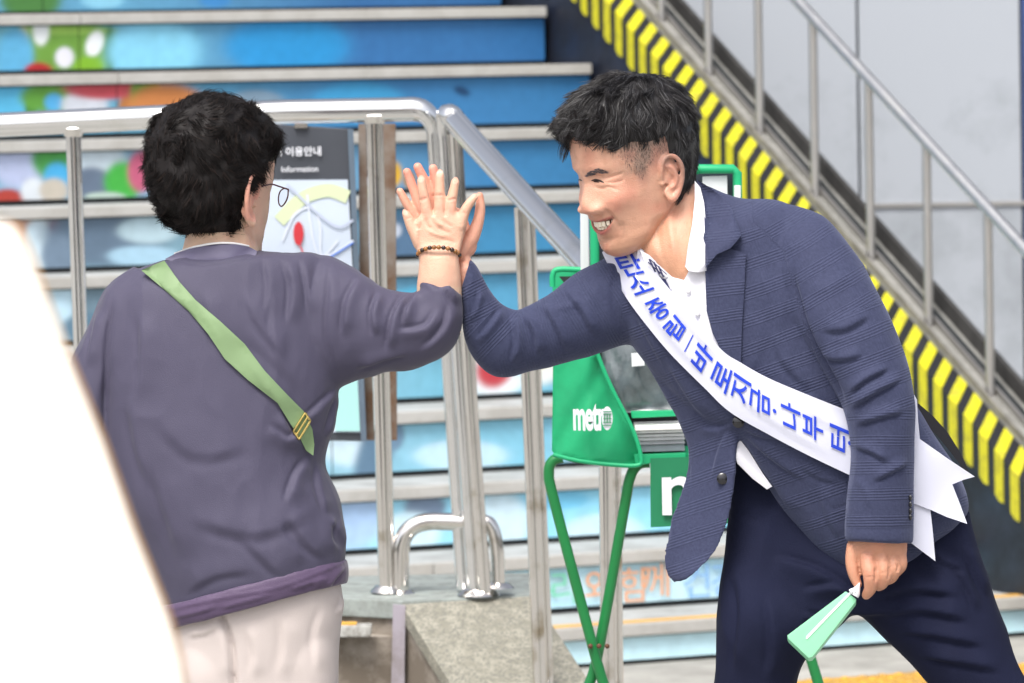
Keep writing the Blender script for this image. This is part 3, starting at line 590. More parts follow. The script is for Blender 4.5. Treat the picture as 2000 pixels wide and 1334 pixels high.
def relief(P, Fq, strokes_, noise_=()):
    N_ = vnormals(P, Fq); x, y = proj(P); Q = np.stack([x,y],1); f = facing(P, N_); d = np.zeros(len(P))
    for s in strokes_: d += stroke(Q,*s)
    d *= f
    for sc, am, se in noise_:
        if np.ndim(sc): n_ = noise3(P*np.array(sc), 1, se)+.45*noise3(P*np.array(sc)*2.1, 1, se+50); d += am*(1-np.abs(n_)*2.2)
        else: d += am*noise3(P, sc, se)
    return P+N_*(d*U)[:,None]
def bvh(P, Fq): return BVHTree.FromPolygons([tuple(p) for p in P], [tuple(int(i) for i in f) for f in Fq])
def hitd(tree, px, py, default=None):
    """depth (px units) of the first surface seen at these pixels"""
    px = np.atleast_1d(px); py = np.atleast_1d(py); r = ray(px,py); out = np.full(len(px), np.nan)
    for i in range(len(px)):
        h = tree.ray_cast(Vector(CO), Vector(r[i]).normalized(), 30)
        if h[0] is not None: out[i] = (h[0][1]-7)/U
    if default is not None: out[np.isnan(out)] = default
    return out
def fillnan(xy, D):
    bad = np.isnan(D)
    if bad.any():
        g = np.where(~bad)[0]
        if not len(g): return np.zeros(len(D))
        for i in np.where(bad)[0]: D[i] = D[g[np.argmin(((xy[g]-xy[i])**2).sum(1))]]
    return D
def outline_tri(outline, sp):
    poly = np.array(outline, float); n = len(poly)
    gx, gy = np.meshgrid(np.arange(poly[:,0].min()+sp/2,poly[:,0].max(),sp), np.arange(poly[:,1].min()+sp/2,poly[:,1].max(),sp)); G = np.stack([gx.ravel(),gy.ravel()],1)
    ins = np.zeros(len(G),bool); j = n-1; dm = np.full(len(G),1e9)
    for i in range(n):
        a, b = poly[i], poly[j]; cnd = ((a[1]>G[:,1])!=(b[1]>G[:,1])) & (G[:,0] < (b[0]-a[0])*(G[:,1]-a[1])/(b[1]-a[1]+1e-12)+a[0]); ins ^= cnd
        ab = b-a; t_ = np.clip(((G-a)@ab)/(ab@ab+1e-12),0,1); dm = np.minimum(dm, np.linalg.norm(G-a-t_[:,None]*ab,axis=1)); j = i
    pts = [Vector(p) for p in poly]+[Vector(p) for p in G[ins & (dm > sp*.4)]]
    vo, _, fo, *_ = delaunay_2d_cdt(pts, [], [list(range(n))], 1, 1e-6)
    return np.array([tuple(v) for v in vo]), [tuple(f) for f in fo]
def smooth_d(V2, Fc, D, it):
    if it <= 0: return D
    a = np.concatenate([[f[i] for f in Fc] for i in range(3)]); b = np.concatenate([[f[(i+1)%3] for f in Fc] for i in range(3)])
    for _ in range(it):
        s = np.bincount(a,D[b],len(D))+np.bincount(b,D[a],len(D)); c = np.bincount(a,minlength=len(D))+np.bincount(b,minlength=len(D)); D = .5*D+.5*s/np.maximum(c,1)
    return D
def dense(outline, k=4, closed=True):
    P = np.array(outline,float); n = len(P)
    if closed: Q = np.vstack([P[-2:],P,P[:3]]); C_ = crom(Q, (len(Q)-1)*k+1); return C_[2*k:(2+n)*k]
    return crom(P, (n-1)*k+1)
def drape(outline, tree, off, name, m, parent, th=2.5, sp=8, sm_=3, extra=None, relief_=(), cols=None, curve=False, cut=None, planar=None):
    """cloth piece laid on a surface: outline seen from the photograph's side, depth taken from the body below"""
    if curve: outline = dense(outline)
    V2, Fc = outline_tri(outline, sp); D = fillnan(V2, hitd(tree, V2[:,0], V2[:,1]))
    if planar is not None:
        A_ = np.column_stack([V2,V2[:,0]*V2[:,1]*.001,np.ones(len(V2))]) if planar > 1 else np.column_stack([V2,np.ones(len(V2))]); cf = np.linalg.lstsq(A_,D,rcond=None)[0]; Dp = A_@cf; D = Dp+np.percentile(D-Dp,8)
    D = smooth_d(V2, Fc, D, sm_)-off
    for s in relief_: D -= stroke(V2,*s)
    if extra is not None: D = D+extra(V2[:,0],V2[:,1])
    P = W3(np.stack([V2[:,0],V2[:,1],D],1)); c = cols(V2[:,0],V2[:,1]) if cols is not None else None
    return solid_sheet(name, P, Fc, m, parent, th*U, True, c)
# ------------------------------------------------------------------ head sculpt in head coordinates (X lateral, Y forward, Z up; metres)
def interp(z, tab, i): return np.interp(z, [t[0] for t in tab], [t[i] for t in tab])
HT = [(-.131,.062,.046,.008),(-.128,.070,.040,.020),(-.122,.0765,.028,.032),(-.112,.0805,.012,.042),(-.099,.0815,-.004,.049),(-.086,.0815,-.018,.053),(-.075,.0835,-.036,.0585),(-.06,.087,-.060,.0625),
 (-.045,.0905,-.078,.0655),(-.03,.0905,-.088,.068),(-.015,.089,-.094,.0705),(0,.087,-.098,.073),(.01,.090,-.100,.0745),(.022,.0915,-.101,.0755),(.04,.0912,-.101,.077),(.06,.0875,-.098,.076),(.08,.080,-.088,.070),(.095,.062,-.072,.059),(.107,.040,-.050,.043),(.114,.016,-.024,.024),(.117,.0,-.006,.006)]
def gs(x, z, cx, cz, sx, sz): return np.exp(-((x-cx)/sx)**2-((z-cz)/sz)**2)
def sgm(x): return 1/(1+np.exp(-np.clip(x,-40,40)))
NOSE = [(-.058,0),(-.053,.002),(-.0500,.010),(-.0465,.0185),(-.042,.0225),(-.037,.0232),(-.031,.0222),(-.024,.0192),(-.016,.0150),(-.008,.0105),(.0,.0062),(.008,.0038),(.018,.001)]
def face_relief(x, z, smile=1.0):
    ax = np.abs(x); h = np.interp(z, [n[0] for n in NOSE], [n[1] for n in NOSE]); sg = np.interp(z,[-.055,-.042,-.03,0,.015],[.0185,.0200,.0160,.0115,.013])
    f = h*.70*np.exp(-(ax/sg)**2.1)
    f += .0105*gs(ax,z,.0190,-.0415,.0076,.0080)                                   # wings of the nose
    f -= .006*gs(ax,z,.011,-.0515,.0045,.0024)
    f -= .0055*gs(ax,z,.030,.004,.016,.0095)                                       # eye sockets
    f += .0052*gs(ax,z,.0315,-.001,.0125,.0075)                                    # eyeballs under the lids
    f += .0022*gs(ax,z,.028,.019,.018,.007)-.0015*gs(x,z,0,.010,.006,.008)
    f += (.0100*smile)*gs(ax,z,.042,-.034,.017,.016)-.003*gs(ax,z,.055,-.075,.018,.02)
    for t in np.linspace(0,1,12):                                                   # nasolabial fold
        f -= .0011*smile*gs(ax,z,.018+.019*t**.8,-.042-.036*t,.0032,.0038)
    f += .0045*gs(x,z,0,-.070,.026,.016)
    zc = lambda k0,k1: k0+k1*(ax/.027)**2
    up, lo = zc(-.0655,.0050), zc(-.0795,.0175); w_ = sgm((.0290-ax)/.0012)
    cav = w_*sgm((up-z)/.0009)*sgm((z-lo)/.0009); f -= smile*.0105*cav
    f += .0028*np.exp(-((z-(up+.003))/.0035)**2)*sgm((.028-ax)/.003)+.0042*np.exp(-((z-(lo-.0045))/.0045)**2)*sgm((.022-ax)/.004)
    f -= .0042*gs(x,z,0,-.0955,.020,.0050); f += .0040*gs(x,z,0,-.112,.017,.011)
    return f, cav, up, lo
def ear_parts(sx=1, s=1.0):
    c = np.array((.067,.000,-.020)); P = []
    def q(y,z,x): return np.array((sx*(c[0]+x*s), c[1]+y*s, c[2]+z*s))
    helix = [q(.008,-.002,.001),q(.010,.010,.006),(q(.006,.026,.010)),q(-.004,.033,.013),q(-.015,.029,.017),q(-.021,.014,.019),q(-.019,-.004,.017),q(-.013,-.017,.013),q(-.006,-.025,.010),q(.003,-.029,.008),q(.007,-.020,.004)]
    r = np.array((.0030,.0036,.0038,.0036,.0036,.0038,.0036,.0040,.0052,.0056,.0040))*s; P.append(('t',helix,r))
    anti = [q(.002,.020,.008),q(-.007,.016,.012),q(-.011,.004,.0135),q(-.008,-.009,.012),q(-.001,-.014,.009)]; P.append(('t',anti,np.array((.0026,.0034,.0036,.0034,.003))*s))
    P.append(('t',[q(.011,-.002,.0025),q(.0085,-.007,.004)],np.array((.0032,.0032))*s))
    for a,b,c_ in ((-.012,.012,.010),(-.008,.022,.008),(-.008,-.014,.007),(.001,-.020,.004),(0,.010,.003),(-.004,0,.005)): P.append(('b',q(a,b,c_),.0105*s,(.32,1,1.0)))
    return P
LOW = .88                           # lower face height
def unlow(z): return np.where(z < 0, z/LOW, z)
def head_shape(smile=1.0, nz=230, na=300, jaw=1.0, relief_on=True):
    z = np.linspace(-.131,.117,nz); a = np.linspace(0,2*np.pi,na,endpoint=False)+.5*np.pi; Zg, A = np.meshgrid(z,a,indexing='ij')
    yf, yb, hw = (interp(Zg,HT,i) for i in (1,2,3)); kq = np.clip((-Zg-.03)/.07,0,1); kq = kq*kq*(3-2*kq); ym = (-.012)*(1-kq)+((yf+yb)/2-.004)*kq; ym = np.clip(ym, yb+.3*(yf-yb), yb+.72*(yf-yb))
    c, s = np.cos(A), np.sin(A); e = 2.08; cs = np.sign(c)*np.abs(c)**(2/e); ss = np.sign(s)*np.abs(s)**(2/e)
    X = hw*jaw*cs; Y = ym+np.where(s>0,(yf-ym)*ss,(ym-yb)*ss)
    if relief_on:
        f, *_ = face_relief(X, Zg, smile); wt_ = sgm((s-.28)/.06); Y = Y+f*wt_
    V = np.stack([X,Y,np.where(Zg<0,Zg*LOW,Zg)],-1).reshape(-1,3); I = np.arange(nz*na).reshape(nz,na); J = np.roll(I,-1,1)
    F_ = [tuple(q) for q in np.stack([I[:-1],J[:-1],J[1:],I[1:]],-1).reshape(-1,4)]+[tuple(I[0][::-1]),tuple(I[-1])]
    return V, F_
class HeadPose:
    def __init__(s, org, yaw_f, pitch, roll, scale):
        """org px-frame position of the head centre; yaw_f: direction of the face in the ground plane as (x, y); pitch down; roll about the face axis"""
        f = np.array((yaw_f[0],yaw_f[1],0.)); f /= np.linalg.norm(f); up = Z3.copy(); r = np.cross(f, up)
        M = np.stack([r,f,up],1)                                         # columns: lateral, forward, up
        cp, sp = math.cos(pitch), math.sin(pitch); Rp = np.array(((1,0,0),(0,cp,sp),(0,-sp,cp))); cr, sr = math.cos(roll), math.sin(roll); Rr = np.array(((cr,0,sr),(0,1,0),(-sr,0,cr)))
        s.M = M@Rp@Rr; s.sc = np.array(scale)*np.ones(3); s.o = W3(org)
    def w(s, P): return s.o+(np.asarray(P)*s.sc)@s.M.T                   # local -> world
    def l(s, P): return ((np.asarray(P)-s.o)@s.M)/s.sc                   # world -> local
def ears(pose, sides=(1,-1), s=1.0):
    out = []
    for sx in sides:
        for p in ear_parts(sx, s):
            m = MB()
            if p[0] == 't': m.tube(crom(p[1],len(p[1])*5), crom(np.array(p[2])[:,None],len(p[1])*5)[:,0], 12)
            else: m.ball(p[1], p[2], 16, 12, p[3])
            out.append((pose.w(np.array(m.v)), m.f))
    return out
# strands ----------------------------------------------------------
def strands(roots, dirs, normals, length, width, name, m, parent, K=6, curl=0, grav=.0, lift=.25, seed=1, cols=None, sideways=.25, clump=None, root=.002):
    rg = np.random.default_rng(seed); n = len(roots); P = roots-normals*root; d = dirs/np.linalg.norm(dirs,axis=1)[:,None]; d = d+normals*lift*rg.random((n,1))+rg.normal(0,sideways,(n,3))*.5; d /= np.linalg.norm(d,axis=1)[:,None]
    L = (length*(.6+.7*rg.random(n))) if np.ndim(length) == 0 else length*(.7+.5*rg.random(n)); step = L/(K-1); rows = [P]
    ph = rg.random(n)*6.28; axb = np.cross(d,normals); axb /= np.maximum(np.linalg.norm(axb,axis=1),1e-9)[:,None]
    for k in range(1,K):
        d = d-normals*(lift*.55/(K-1))*1.0+np.array((0,0,-grav))/(K-1)+curl*(np.cos(ph+k*1.5)[:,None]*axb+np.sin(ph+k*1.5)[:,None]*normals)/(K-1)
        d /= np.linalg.norm(d,axis=1)[:,None]; rows.append(rows[-1]+d*step[:,None])
    R_ = np.stack(rows,1)                                                # n,K,3
    if clump:
        from mathutils.kdtree import KDTree
        cs = rg.choice(n, min(clump[0],n), replace=False); kd = KDTree(len(cs))
        for i_, c_ in enumerate(cs): kd.insert(tuple(P[c_]), i_)
        kd.balance(); near = np.array([cs[kd.find(tuple(p))[1]] for p in P]); wk = np.linspace(0,1,K)**1.3*clump[1]
        R_ = R_+(R_[near]-R_)*wk[None,:,None]*(.6+.4*rg.random((n,1,1)))
    T = np.gradient(R_,axis=1); T /= np.maximum(np.linalg.norm(T,axis=2),1e-9)[...,None]
    a = np.cross(T, np.broadcast_to(normals[:,None],T.shape)); a /= np.maximum(np.linalg.norm(a,axis=2),1e-9)[...,None]; b = np.cross(T,a)
    wd = width*np.array([1.0,1.0,.95,.8,.55,.1,.05][:K])[None,:,None]*(.6+.8*rg.random((n,1,1)))
    ring = [R_+wd*(math.cos(t)*a+math.sin(t)*b) for t in (0,2.094,4.189)]
    V = np.stack(ring,2).reshape(-1,3)                                   # n,K,3ring
    base = (np.arange(n)*K*3)[:,None]; q = []
    for k in range(K-1):
        for j in range(3):
            j2 = (j+1)%3; q.append(np.stack([k*3+j,k*3+j2,(k+1)*3+j2,(k+1)*3+j])[None]+base)
    F_ = np.concatenate(q,0).astype(np.int64)
    C_ = None if cols is None else np.repeat(cols(rg,n),K*3,axis=0)
    return mesh(name, V, F_, m, parent, True, cols=C_)
# skin -------------------------------------------------------------
def skin_mat(name, rough=.42):
    m = mat(name, (1,1,1), rough, var=.07, vscale=28, attr='Col', bump=.42, bscale=460, sss=.12, spec=.45); return m
def hair_mat(name, rough=.38):
    m = mat(name, (1,1,1), rough, var=0, attr='Col', spec=.5); return m
def lerp(c, col, k): k = np.clip(k,0,1)[:,None]; return c*(1-k)+np.array(col)*k
# ================================================================== the man in the suit
man = thing('person', W3((1640,2329,0)), 'man in navy checked jacket and white sash leaning forward to slap a raised palm', 'person')
MP = HeadPose((1238,322,-10), (-math.cos(math.radians(36)),-math.sin(math.radians(36))), math.radians(15.5), math.radians(0), (.94,.94,.98))
hv, hf = head_shape(1.0)
parts = [(MP.w(hv), hf)]+ears(MP,(1,-1),.96)
def wp(l): return [(W3(v), f) for v, f in l]
neck = loft([(1262,400,30,1350,345,20,40),(1246,455,20,1374,385,5,66),(1238,503,5,1398,440,-8,84),(1276,556,0,1430,496,-15,92),(1350,640,0,1500,540,-10,90)])
core = loft([(1310,560,30,1500,470,10,45),(1330,640,30,1580,570,10,55),(1440,800,30,1660,740,20,45),(1540,930,35,1720,890,30,40),(1580,1050,35,1740,1050,30,40)], per=4)
far_arm = limb([(1300,590,40),(1180,610,55),(1060,665,40),(985,668,30),(940,610,20),(908,530,8)],[50,46,36,34,30,20])
near_arm = limb([(1530,540,-30),(1650,630,-100),(1710,740,-150),(1722,880,-160),(1715,1000,-168),(1714,1062,-172)],[36,44,38,36,34,32])
legs = [limb([(1580,1100,35),(1490,1320,15),(1450,1700,30),(1440,2230,60)],[40,52,48,36]), limb([(1740,1100,30),(1900,1340,0),(2110,1700,-20),(2330,2230,-40)],[40,52,46,34])]
# raised right hand, palm towards the viewer
hd = 26
palm = loft([(897,545,hd,916,508,hd,14),(884,512,hd,914,497,hd,15),(822,470,hd,922,468,hd,16),(818,440,hd,918,440,hd,16),(818,418,hd,905,412,hd,13),(824,405,hd,893,405,hd,10)], per=5)
fing = [limb([(866,420,hd),(857,372,hd+1),(846,329,hd-2)],[11,10.5,9]), limb([(846,415,hd),(832,362,hd+1),(816,326,hd-2)],[11,10.5,9]),
        limb([(828,420,hd),(811,378,hd+1),(795,336,hd-2)],[10.5,10,8.5]), limb([(818,438,hd),(797,403,hd+1),(781,374,hd-1)],[10,9.2,7.5]),
        limb([(900,490,hd-6),(922,462,hd-12),(934,432,hd-16),(938,405,hd-16),(937,382,hd-18)],[18,15,11.5,10,7.5])]
thenar = ball((915,478,hd-6),17,(1,1.4,.8))
wr = loft([(905,575,6,935,535,6,22),(899,545,16,921,508,16,17),(893,522,20,917,498,20,15)])
# left hand hanging, pinching the clip
q = -172
back = loft([(1656,1040,q,1772,1040,q,26),(1656,1066,q,1772,1066,q,27),(1655,1085,q,1770,1088,q,25),(1664,1106,q-4,1760,1108,q,22),(1676,1124,q-6,1748,1118,q,16)], per=5)
lh = [back, limb([(1694,1092,q-14),(1700,1122,q-26),(1700,1148,q-20),(1692,1162,q-10)],[17,15.5,13,9.5]), limb([(1722,1090,q-12),(1728,1118,q-24),(1724,1138,q-16),(1716,1146,q-4)],[16,14,12,9]),
      limb([(1744,1090,q-8),(1748,1112,q-18),(1742,1128,q-8),(1734,1134,q+2)],[14,12.5,11,9]), limb([(1758,1084,q-2),(1761,1103,q-8),(1753,1116,q),(1746,1122,q+6)],[13,11,10,8]),
      limb([(1668,1068,q-4),(1664,1095,q-8),(1667,1120,q-12),(1675,1141,q-12)],[15,13.5,11.5,9])]
P, Fq = fuse(parts+wp([neck,core,far_arm,near_arm,palm,thenar,wr]+fing+lh+legs), .0018, 2, .5, world=True)
# fine relief on face, ear, neck and hands
st = [([(1172,352),(1200,343),(1222,336)],2.4,-2.6,'r'),([(1174,357),(1202,356),(1224,350)],2.4,-2.4,'r'),([(1176,362),(1200,368),(1214,374)],2.4,-2,'r'),([(1156,362),(1170,368),(1190,367)],3,-2.4,'r'),([(1150,346),(1164,343),(1182,347)],2.4,-2.2,'r'),([(1172,406),(1190,416),(1203,432),(1211,448),(1209,462)],3.4,-3.0,'r'),([(1184,405),(1204,420),(1214,445)],9,3,'r'),([(1212,430),(1220,455),(1216,475)],4,-2,'r'),
      ([(1186,505),(1230,520),(1290,545)],5,-2,'r'),([(1262,420),(1270,470),(1300,520)],12,3,'r'),([(1300,400),(1310,450),(1322,520)],9,3.5,'r'),([(1284,430),(1288,480),(1308,535)],7,-2.5,'r'),
      # palm creases
      ([(842,383),(852,384)],2,-1.5,'r'),([(905,500),(915,470),(925,450)],3,-1.0,'r'),
      # left hand knuckles and gaps
      ([(1708,1106),(1711,1122),(1709,1140)],2.4,-5,'r'),([(1735,1104),(1738,1118),(1733,1134)],2.4,-5,'r'),([(1752,1098),(1755,1108),(1750,1120)],2.4,-4,'r'),([(1676,1074),(1677,1100),(1680,1128)],2.6,-4,'r'),
      ([(1686,1128),(1712,1126)],2,-1.2,'r'),([(1716,1120),(1738,1117)],2,-1.2,'r'),([(1705,1070),(1700,1100)],5,2,'r'),([(1728,1070),(1728,1098)],5,2,'r'),([(1748,1072),(1748,1094)],4,2,'r')]
P = relief(P, Fq, st, [(90,.35,1)])
loc = MP.l(P); x_, y_, z_ = loc.T; zr_ = z_; z_ = unlow(z_); ax = np.abs(x_); near_head = (ax < .11)&(y_ > -.13)&(y_ < .14)&(z_ > -.2)&(z_ < .15)
fx, fy = proj(P)
cols = np.tile(np.array(srgb(228,176,150)), (len(P),1))*.88
cols = lerp(cols, np.array(srgb(214,158,122))*.82, near_head*sgm((-z_-.085)/.02)*.7)
_, cav, up_, lo_ = face_relief(x_, z_, 1.0); frontal = near_head*sgm((y_-.05)/.008)
cols = lerp(cols, np.array(srgb(225,140,120))*.85, frontal*gs(ax,z_,.045,-.03,.018,.016)*.5)
cols = lerp(cols, np.array(srgb(222,140,122))*.85, frontal*gs(x_,z_,0,-.042,.016,.012)*.45)
cols = lerp(cols, np.array(srgb(196,105,100))*.8, frontal*(np.exp(-((z_-(up_+.0022))/.0024)**2)*sgm((.027-ax)/.0015)))
cols = lerp(cols, np.array(srgb(205,112,108))*.8, frontal*(np.exp(-((z_-(lo_-.004))/.0042)**2)*sgm((.0235-ax)/.0015)))
cols = lerp(cols, np.array((.10,.02,.02)), frontal*cav)
earm = near_head*sgm((ax-.0755)/.002)*sgm((.02-np.abs(y_+.012))/.003)*sgm((.05-np.abs(z_+.015))/.004)
cols = lerp(cols, np.array(srgb(230,150,128))*.86, earm*.6)
fade = near_head*sgm((ax-.052)/.006)*sgm((y_+.012)/.006)*sgm((.066-y_)/.008)*sgm((z_-.004-np.clip(.03-y_,0,.03)*-.3+np.clip(y_-.03,0,1)*.9)/.006)
fade = np.maximum(fade*.6, near_head*sgm((1-np.sqrt(((fx-1266)/58)**2+((fy-290)/36)**2))/.12)*(fx<1350))
fade = np.maximum(fade, near_head*sgm((1-np.sqrt(((fx-1252-(fy-330)*.1)/16)**2+((fy-322)/32)**2))/.2))
fade = np.maximum(fade, near_head*sgm((-y_-.01)/.006)*sgm((z_+.045)/.01))
cols = lerp(cols, np.array(srgb(158,136,124))*.62, fade*(.85+.1*noise3(P,900,5)))
cols = lerp(cols, np.array(srgb(205,150,125))*.8, near_head*frontal*sgm((-z_-.06)/.01)*.12)
handm = (fx < 960)&(fy < 560); cols = lerp(cols, np.array(srgb(236,176,152))*.92, handm*.8)
cols = lerp(cols, np.array(srgb(242,150,136))*.9, handm*sgm((350-fy)/8)*.45)
lhand = (fx > 1640)&(fx < 1790)&(fy > 1030)&(fy < 1200); cols = lerp(cols, np.array(srgb(215,150,118))*.82, lhand*.7)
cols = lerp(cols, np.array(srgb(222,140,118))*.86, np.clip(noise3(P,55,71),0,1)*.4); cols = lerp(cols, np.array(srgb(196,140,108))*.8, np.clip(noise3(P,130,72)-.35,0,1)*.5)
cols = lerp(cols, np.array(srgb(150,125,118))*.75, near_head*sgm((y_-.03)/.01)*sgm((-z_-.062)/.006)*(1-cav)*.10)
body = mesh('body', P, Fq, skin_mat('skin_man'), man, True, cols=cols); man_tree = bvh(P, Fq)
# teeth, eyes and brows ---------------------------------------------------
tm = mat('teeth', srgb(238,228,208), .25, var=.05)
for i in range(-4,5):
    t = MB(); xw = .0052; xc = i*xw; zt_ = -.0668; hh = (.0036 if abs(i)<3 else .0032)
    yy = .0885-.9*(xc**2)/.03-.001; V_ = MP.w([(xc,yy,(zt_-hh*.55)*LOW)])[0]
    a = math.atan2(2*.9*xc/.03,1)
    X_ = MP.M@np.array((math.cos(a),-math.sin(a),0)); Y_ = MP.M@np.array((math.sin(a),math.cos(a),0)); Zz = MP.M@np.array((0,0,1.))
    t.box(V_, (X_,Y_,Zz), (xw*.47,.0018,hh)); t.build('tooth', tm, body, False, bevel=.0009)
for i in range(-3,4):
    t = MB(); xw = .0048; xc = i*xw; yy = .0850-.9*(xc**2)/.03-.001; V_ = MP.w([(xc,yy,(-.0768+.006*(xc/.02)**2)*LOW)])[0]
    t.box(V_, (MP.M[:,0],MP.M[:,1],MP.M[:,2]), (xw*.46,.0016,.0019)); t.build('tooth', tm, body, False, bevel=.0008)
lidm = mat('eye_line', srgb(38,24,22), .35, var=0); browm = hair_mat('brow_hair', .6)
def on_face(pts, tree=None, off=0):
    pts = np.array(pts,float); d = fillnan(pts, hitd(tree or man_tree, pts[:,0], pts[:,1])); return np.column_stack([pts,d-off])
def face_line(pts, r, name, m, parent, off=0, tree=None, k=5):
    p = crom(np.array(pts,float), len(pts)*k); q_ = on_face(p, tree, off); n_ = len(p); rr = np.interp(np.linspace(0,1,n_),[0,.3,.7,1],[.35,1,1,.35])*r*U
    t = MB(); t.tube(W3(q_), rr, 8); return t.build(name, m, parent, True)
face_line([(1155,353),(1163,351),(1172,353),(1180,357)], 2.0, 'eyelash_line', lidm, body, -.3)
face_line([(1129,352),(1132,351),(1137,353)], 1.5, 'eyelash_line', lidm, body, -.3)
eyew = mat('eye_wet', srgb(60,40,34), .1, var=0)
face_line([(1159,354.5),(1165,354.5),(1171,356)], 1.6, 'eyeball', eyew, body, -.3)
def patch_strands(poly, n, dvec, length, width, name, m, parent, tree, colf, lift=.15, seed=3, side=.2, K=6, **kw):
    poly = np.array(poly,float); rg = np.random.default_rng(seed); out = []
    while len(out) < n:
        p = rg.uniform(poly.min(0),poly.max(0)); c = False; j = len(poly)-1
        for i in range(len(poly)):
            a, b = poly[i], poly[j]
            if (a[1]>p[1]) != (b[1]>p[1]) and p[0] < (b[0]-a[0])*(p[1]-a[1])/(b[1]-a[1])+a[0]: c = not c
            j = i
        if c: out.append(p)
    Rt, Nn = [], []; 
    for p in out:
        h = tree.ray_cast(Vector(CO), Vector(ray(*p)).normalized(), 30)
        if h[0] is not None: Rt.append(tuple(h[0])); n_ = h[1]; n_ = n_ if n_.dot(Vector(CO)-h[0]) > 0 else -n_; Nn.append(tuple(n_))
    if not Rt: return None
    Rt, Nn = np.array(Rt), np.array(Nn); dd = dvec(Rt) if callable(dvec) else np.tile(np.array(dvec,float),(len(Rt),1)); dd = dd-Nn*(dd*Nn).sum(1)[:,None]
    return strands(Rt, dd, Nn, length, width, name, m, parent, K=K, lift=lift, seed=seed, cols=colf, sideways=side, root=.0004, **kw)
bc = lambda rg,n: np.tile(np.array(srgb(98,94,98)),(n,1))*(.7+.6*rg.random((n,1)))
patch_strands([(1139,343),(1146,336),(1163,329),(1182,335),(1183,339),(1165,338),(1148,343),(1141,345)], 620, (.9,0,.2), .0060, .00028, 'eyebrow', browm, body, man_tree, bc)
patch_strands([(1116,332),(1119,330),(1124,336),(1123,340)], 60, (-.5,0,-.2), .005, .00028, 'eyebrow', browm, body, man_tree, bc)
# hair ---------------------------------------------------------------------
hvv, hff = head_shape(0, 150, 200, relief_on=False)
def man_hair_mask(v):
    x, y, z = v.T; ax = np.abs(x)
    top = sgm((z-.058-np.clip(y-.03,0,1)*.16+np.clip(.0-y,0,1)*.1-.004*np.sin(ax*150))/.004)
    side = sgm((z-.040+.012*np.exp(-((y-.062)/.012)**2)-np.clip(y-.02,0,.04)*.35)/.004)*sgm((.074-y)/.005)
    back = sgm((-y-.011-np.clip(-z,0,.1)*.12)/.004)*sgm((z+.060)/.006)
    return np.maximum(np.maximum(top,side),back)
mk = man_hair_mask(hvv); x, y, z = hvv.T
c0 = np.array((0,-.01,.0)); dirv = hvv-c0; dirv /= np.linalg.norm(dirv,axis=1)[:,None]
th_ = -.004+mk*(.0075+.007*sgm((z-.062)/.016)+.003*sgm((y-.03)/.01)*sgm((z-.05)/.01))
th_ += mk*.0035*noise3(hvv*np.array((1,.45,1)),75,3)*sgm((z-.03)/.02)
hp = hvv+dirv*th_[:,None]; fr_ = sgm((hvv[:,1]-.055)/.012)*sgm((hvv[:,2]-.052)/.006); hp[:,1] += .003*fr_*mk; hp[:,2] += .003*fr_*mk
HPp, HF = fuse([(MP.w(hp), hff)], .0025, 2, .5, world=True)
# keep only the shell that stands proud of the scalp
lc = MP.l(HPp); keep = man_hair_mask(lc/np.maximum(1,1+.0)) > .15
fk = keep[HF].all(1); HF2 = HF[fk]; used_ = np.unique(HF2); remap = -np.ones(len(HPp),int); remap[used_] = np.arange(len(used_)); 
hm = hair_mat('hair_man', .45); hc = np.array((.012,.011,.012))
hair = mesh('hair', HPp[used_], remap[HF2], hm, man, True, cols=np.tile(hc,(len(used_),1)))
hN = vnormals(HPp, HF); sel = used_[RNG.integers(0,len(used_),19000)]; lcs = MP.l(HPp[sel]); nn = hN[sel]
def man_flow(l):
    x, y, z = l.T; crown = np.array((0,-.055,.10)); v = l-crown; v[:,1] += .02; d = np.stack([np.sign(x)*.15+v[:,0]*3, np.ones(len(l))*.9, -.15-.0*z],1)
    sidew = sgm((np.abs(x)-.055)/.008)[:,None]; backw = sgm((-y-.04)/.012)[:,None]
    d = d*(1-sidew)+np.array((0,.35,-1.))*sidew; d = d*(1-backw)+np.stack([x*3,-.2+0*x,-1+0*x],1)*backw; return d
fl_ = man_flow(lcs); fl_ = fl_/np.linalg.norm(fl_,axis=1)[:,None]+.75*np.stack([noise3(lcs,85,31),noise3(lcs,85,32),noise3(lcs,85,33)],1)+.35*np.stack([noise3(lcs,240,34),noise3(lcs,240,35),noise3(lcs,240,36)],1); dd = fl_@MP.M.T; dd = dd-nn*(dd*nn).sum(1)[:,None]
LL = np.where(lcs[:,2] > .06, .030, .018)*np.where(np.abs(lcs[:,0])>.06,.85,1)
def mcol(rg,n):
    g = rg.random((n,1)); base = np.array((.014,.012,.013)); grey = np.array((.13,.13,.135)); k = (g > .80)*(.3+.7*rg.random((n,1))); return base*(.6+.9*rg.random((n,1)))*(1-k)+grey*k
strands(HPp[sel], dd, nn, LL*1.12, .00036, 'hair_strands', hm, man, K=6, lift=.5, seed=5, cols=mcol, sideways=.22, curl=.15, clump=(420,.8))
# thick locks at the fringe
fs = np.where((MP.l(HPp[used_])[:,1]>.055)&(MP.l(HPp[used_])[:,2]>.05))[0]
if len(fs):
    s2 = used_[fs[RNG.integers(0,len(fs),1500)]]; n2 = hN[s2]; q2_ = MP.l(HPp[s2]); d2 = (np.tile(np.array((.25,.85,-.05)),(len(s2),1))+.9*np.stack([noise3(q2_,110,41),noise3(q2_,110,42)*.3,noise3(q2_,110,43)*.7],1))@MP.M.T; d2 = d2-n2*(d2*n2).sum(1)[:,None]*.7
    strands(HPp[s2], d2, n2, .026, .0004, 'fringe_strands', hm, man, K=6, lift=.2, seed=9, cols=mcol, sideways=.2, grav=.5, clump=(60,.85))
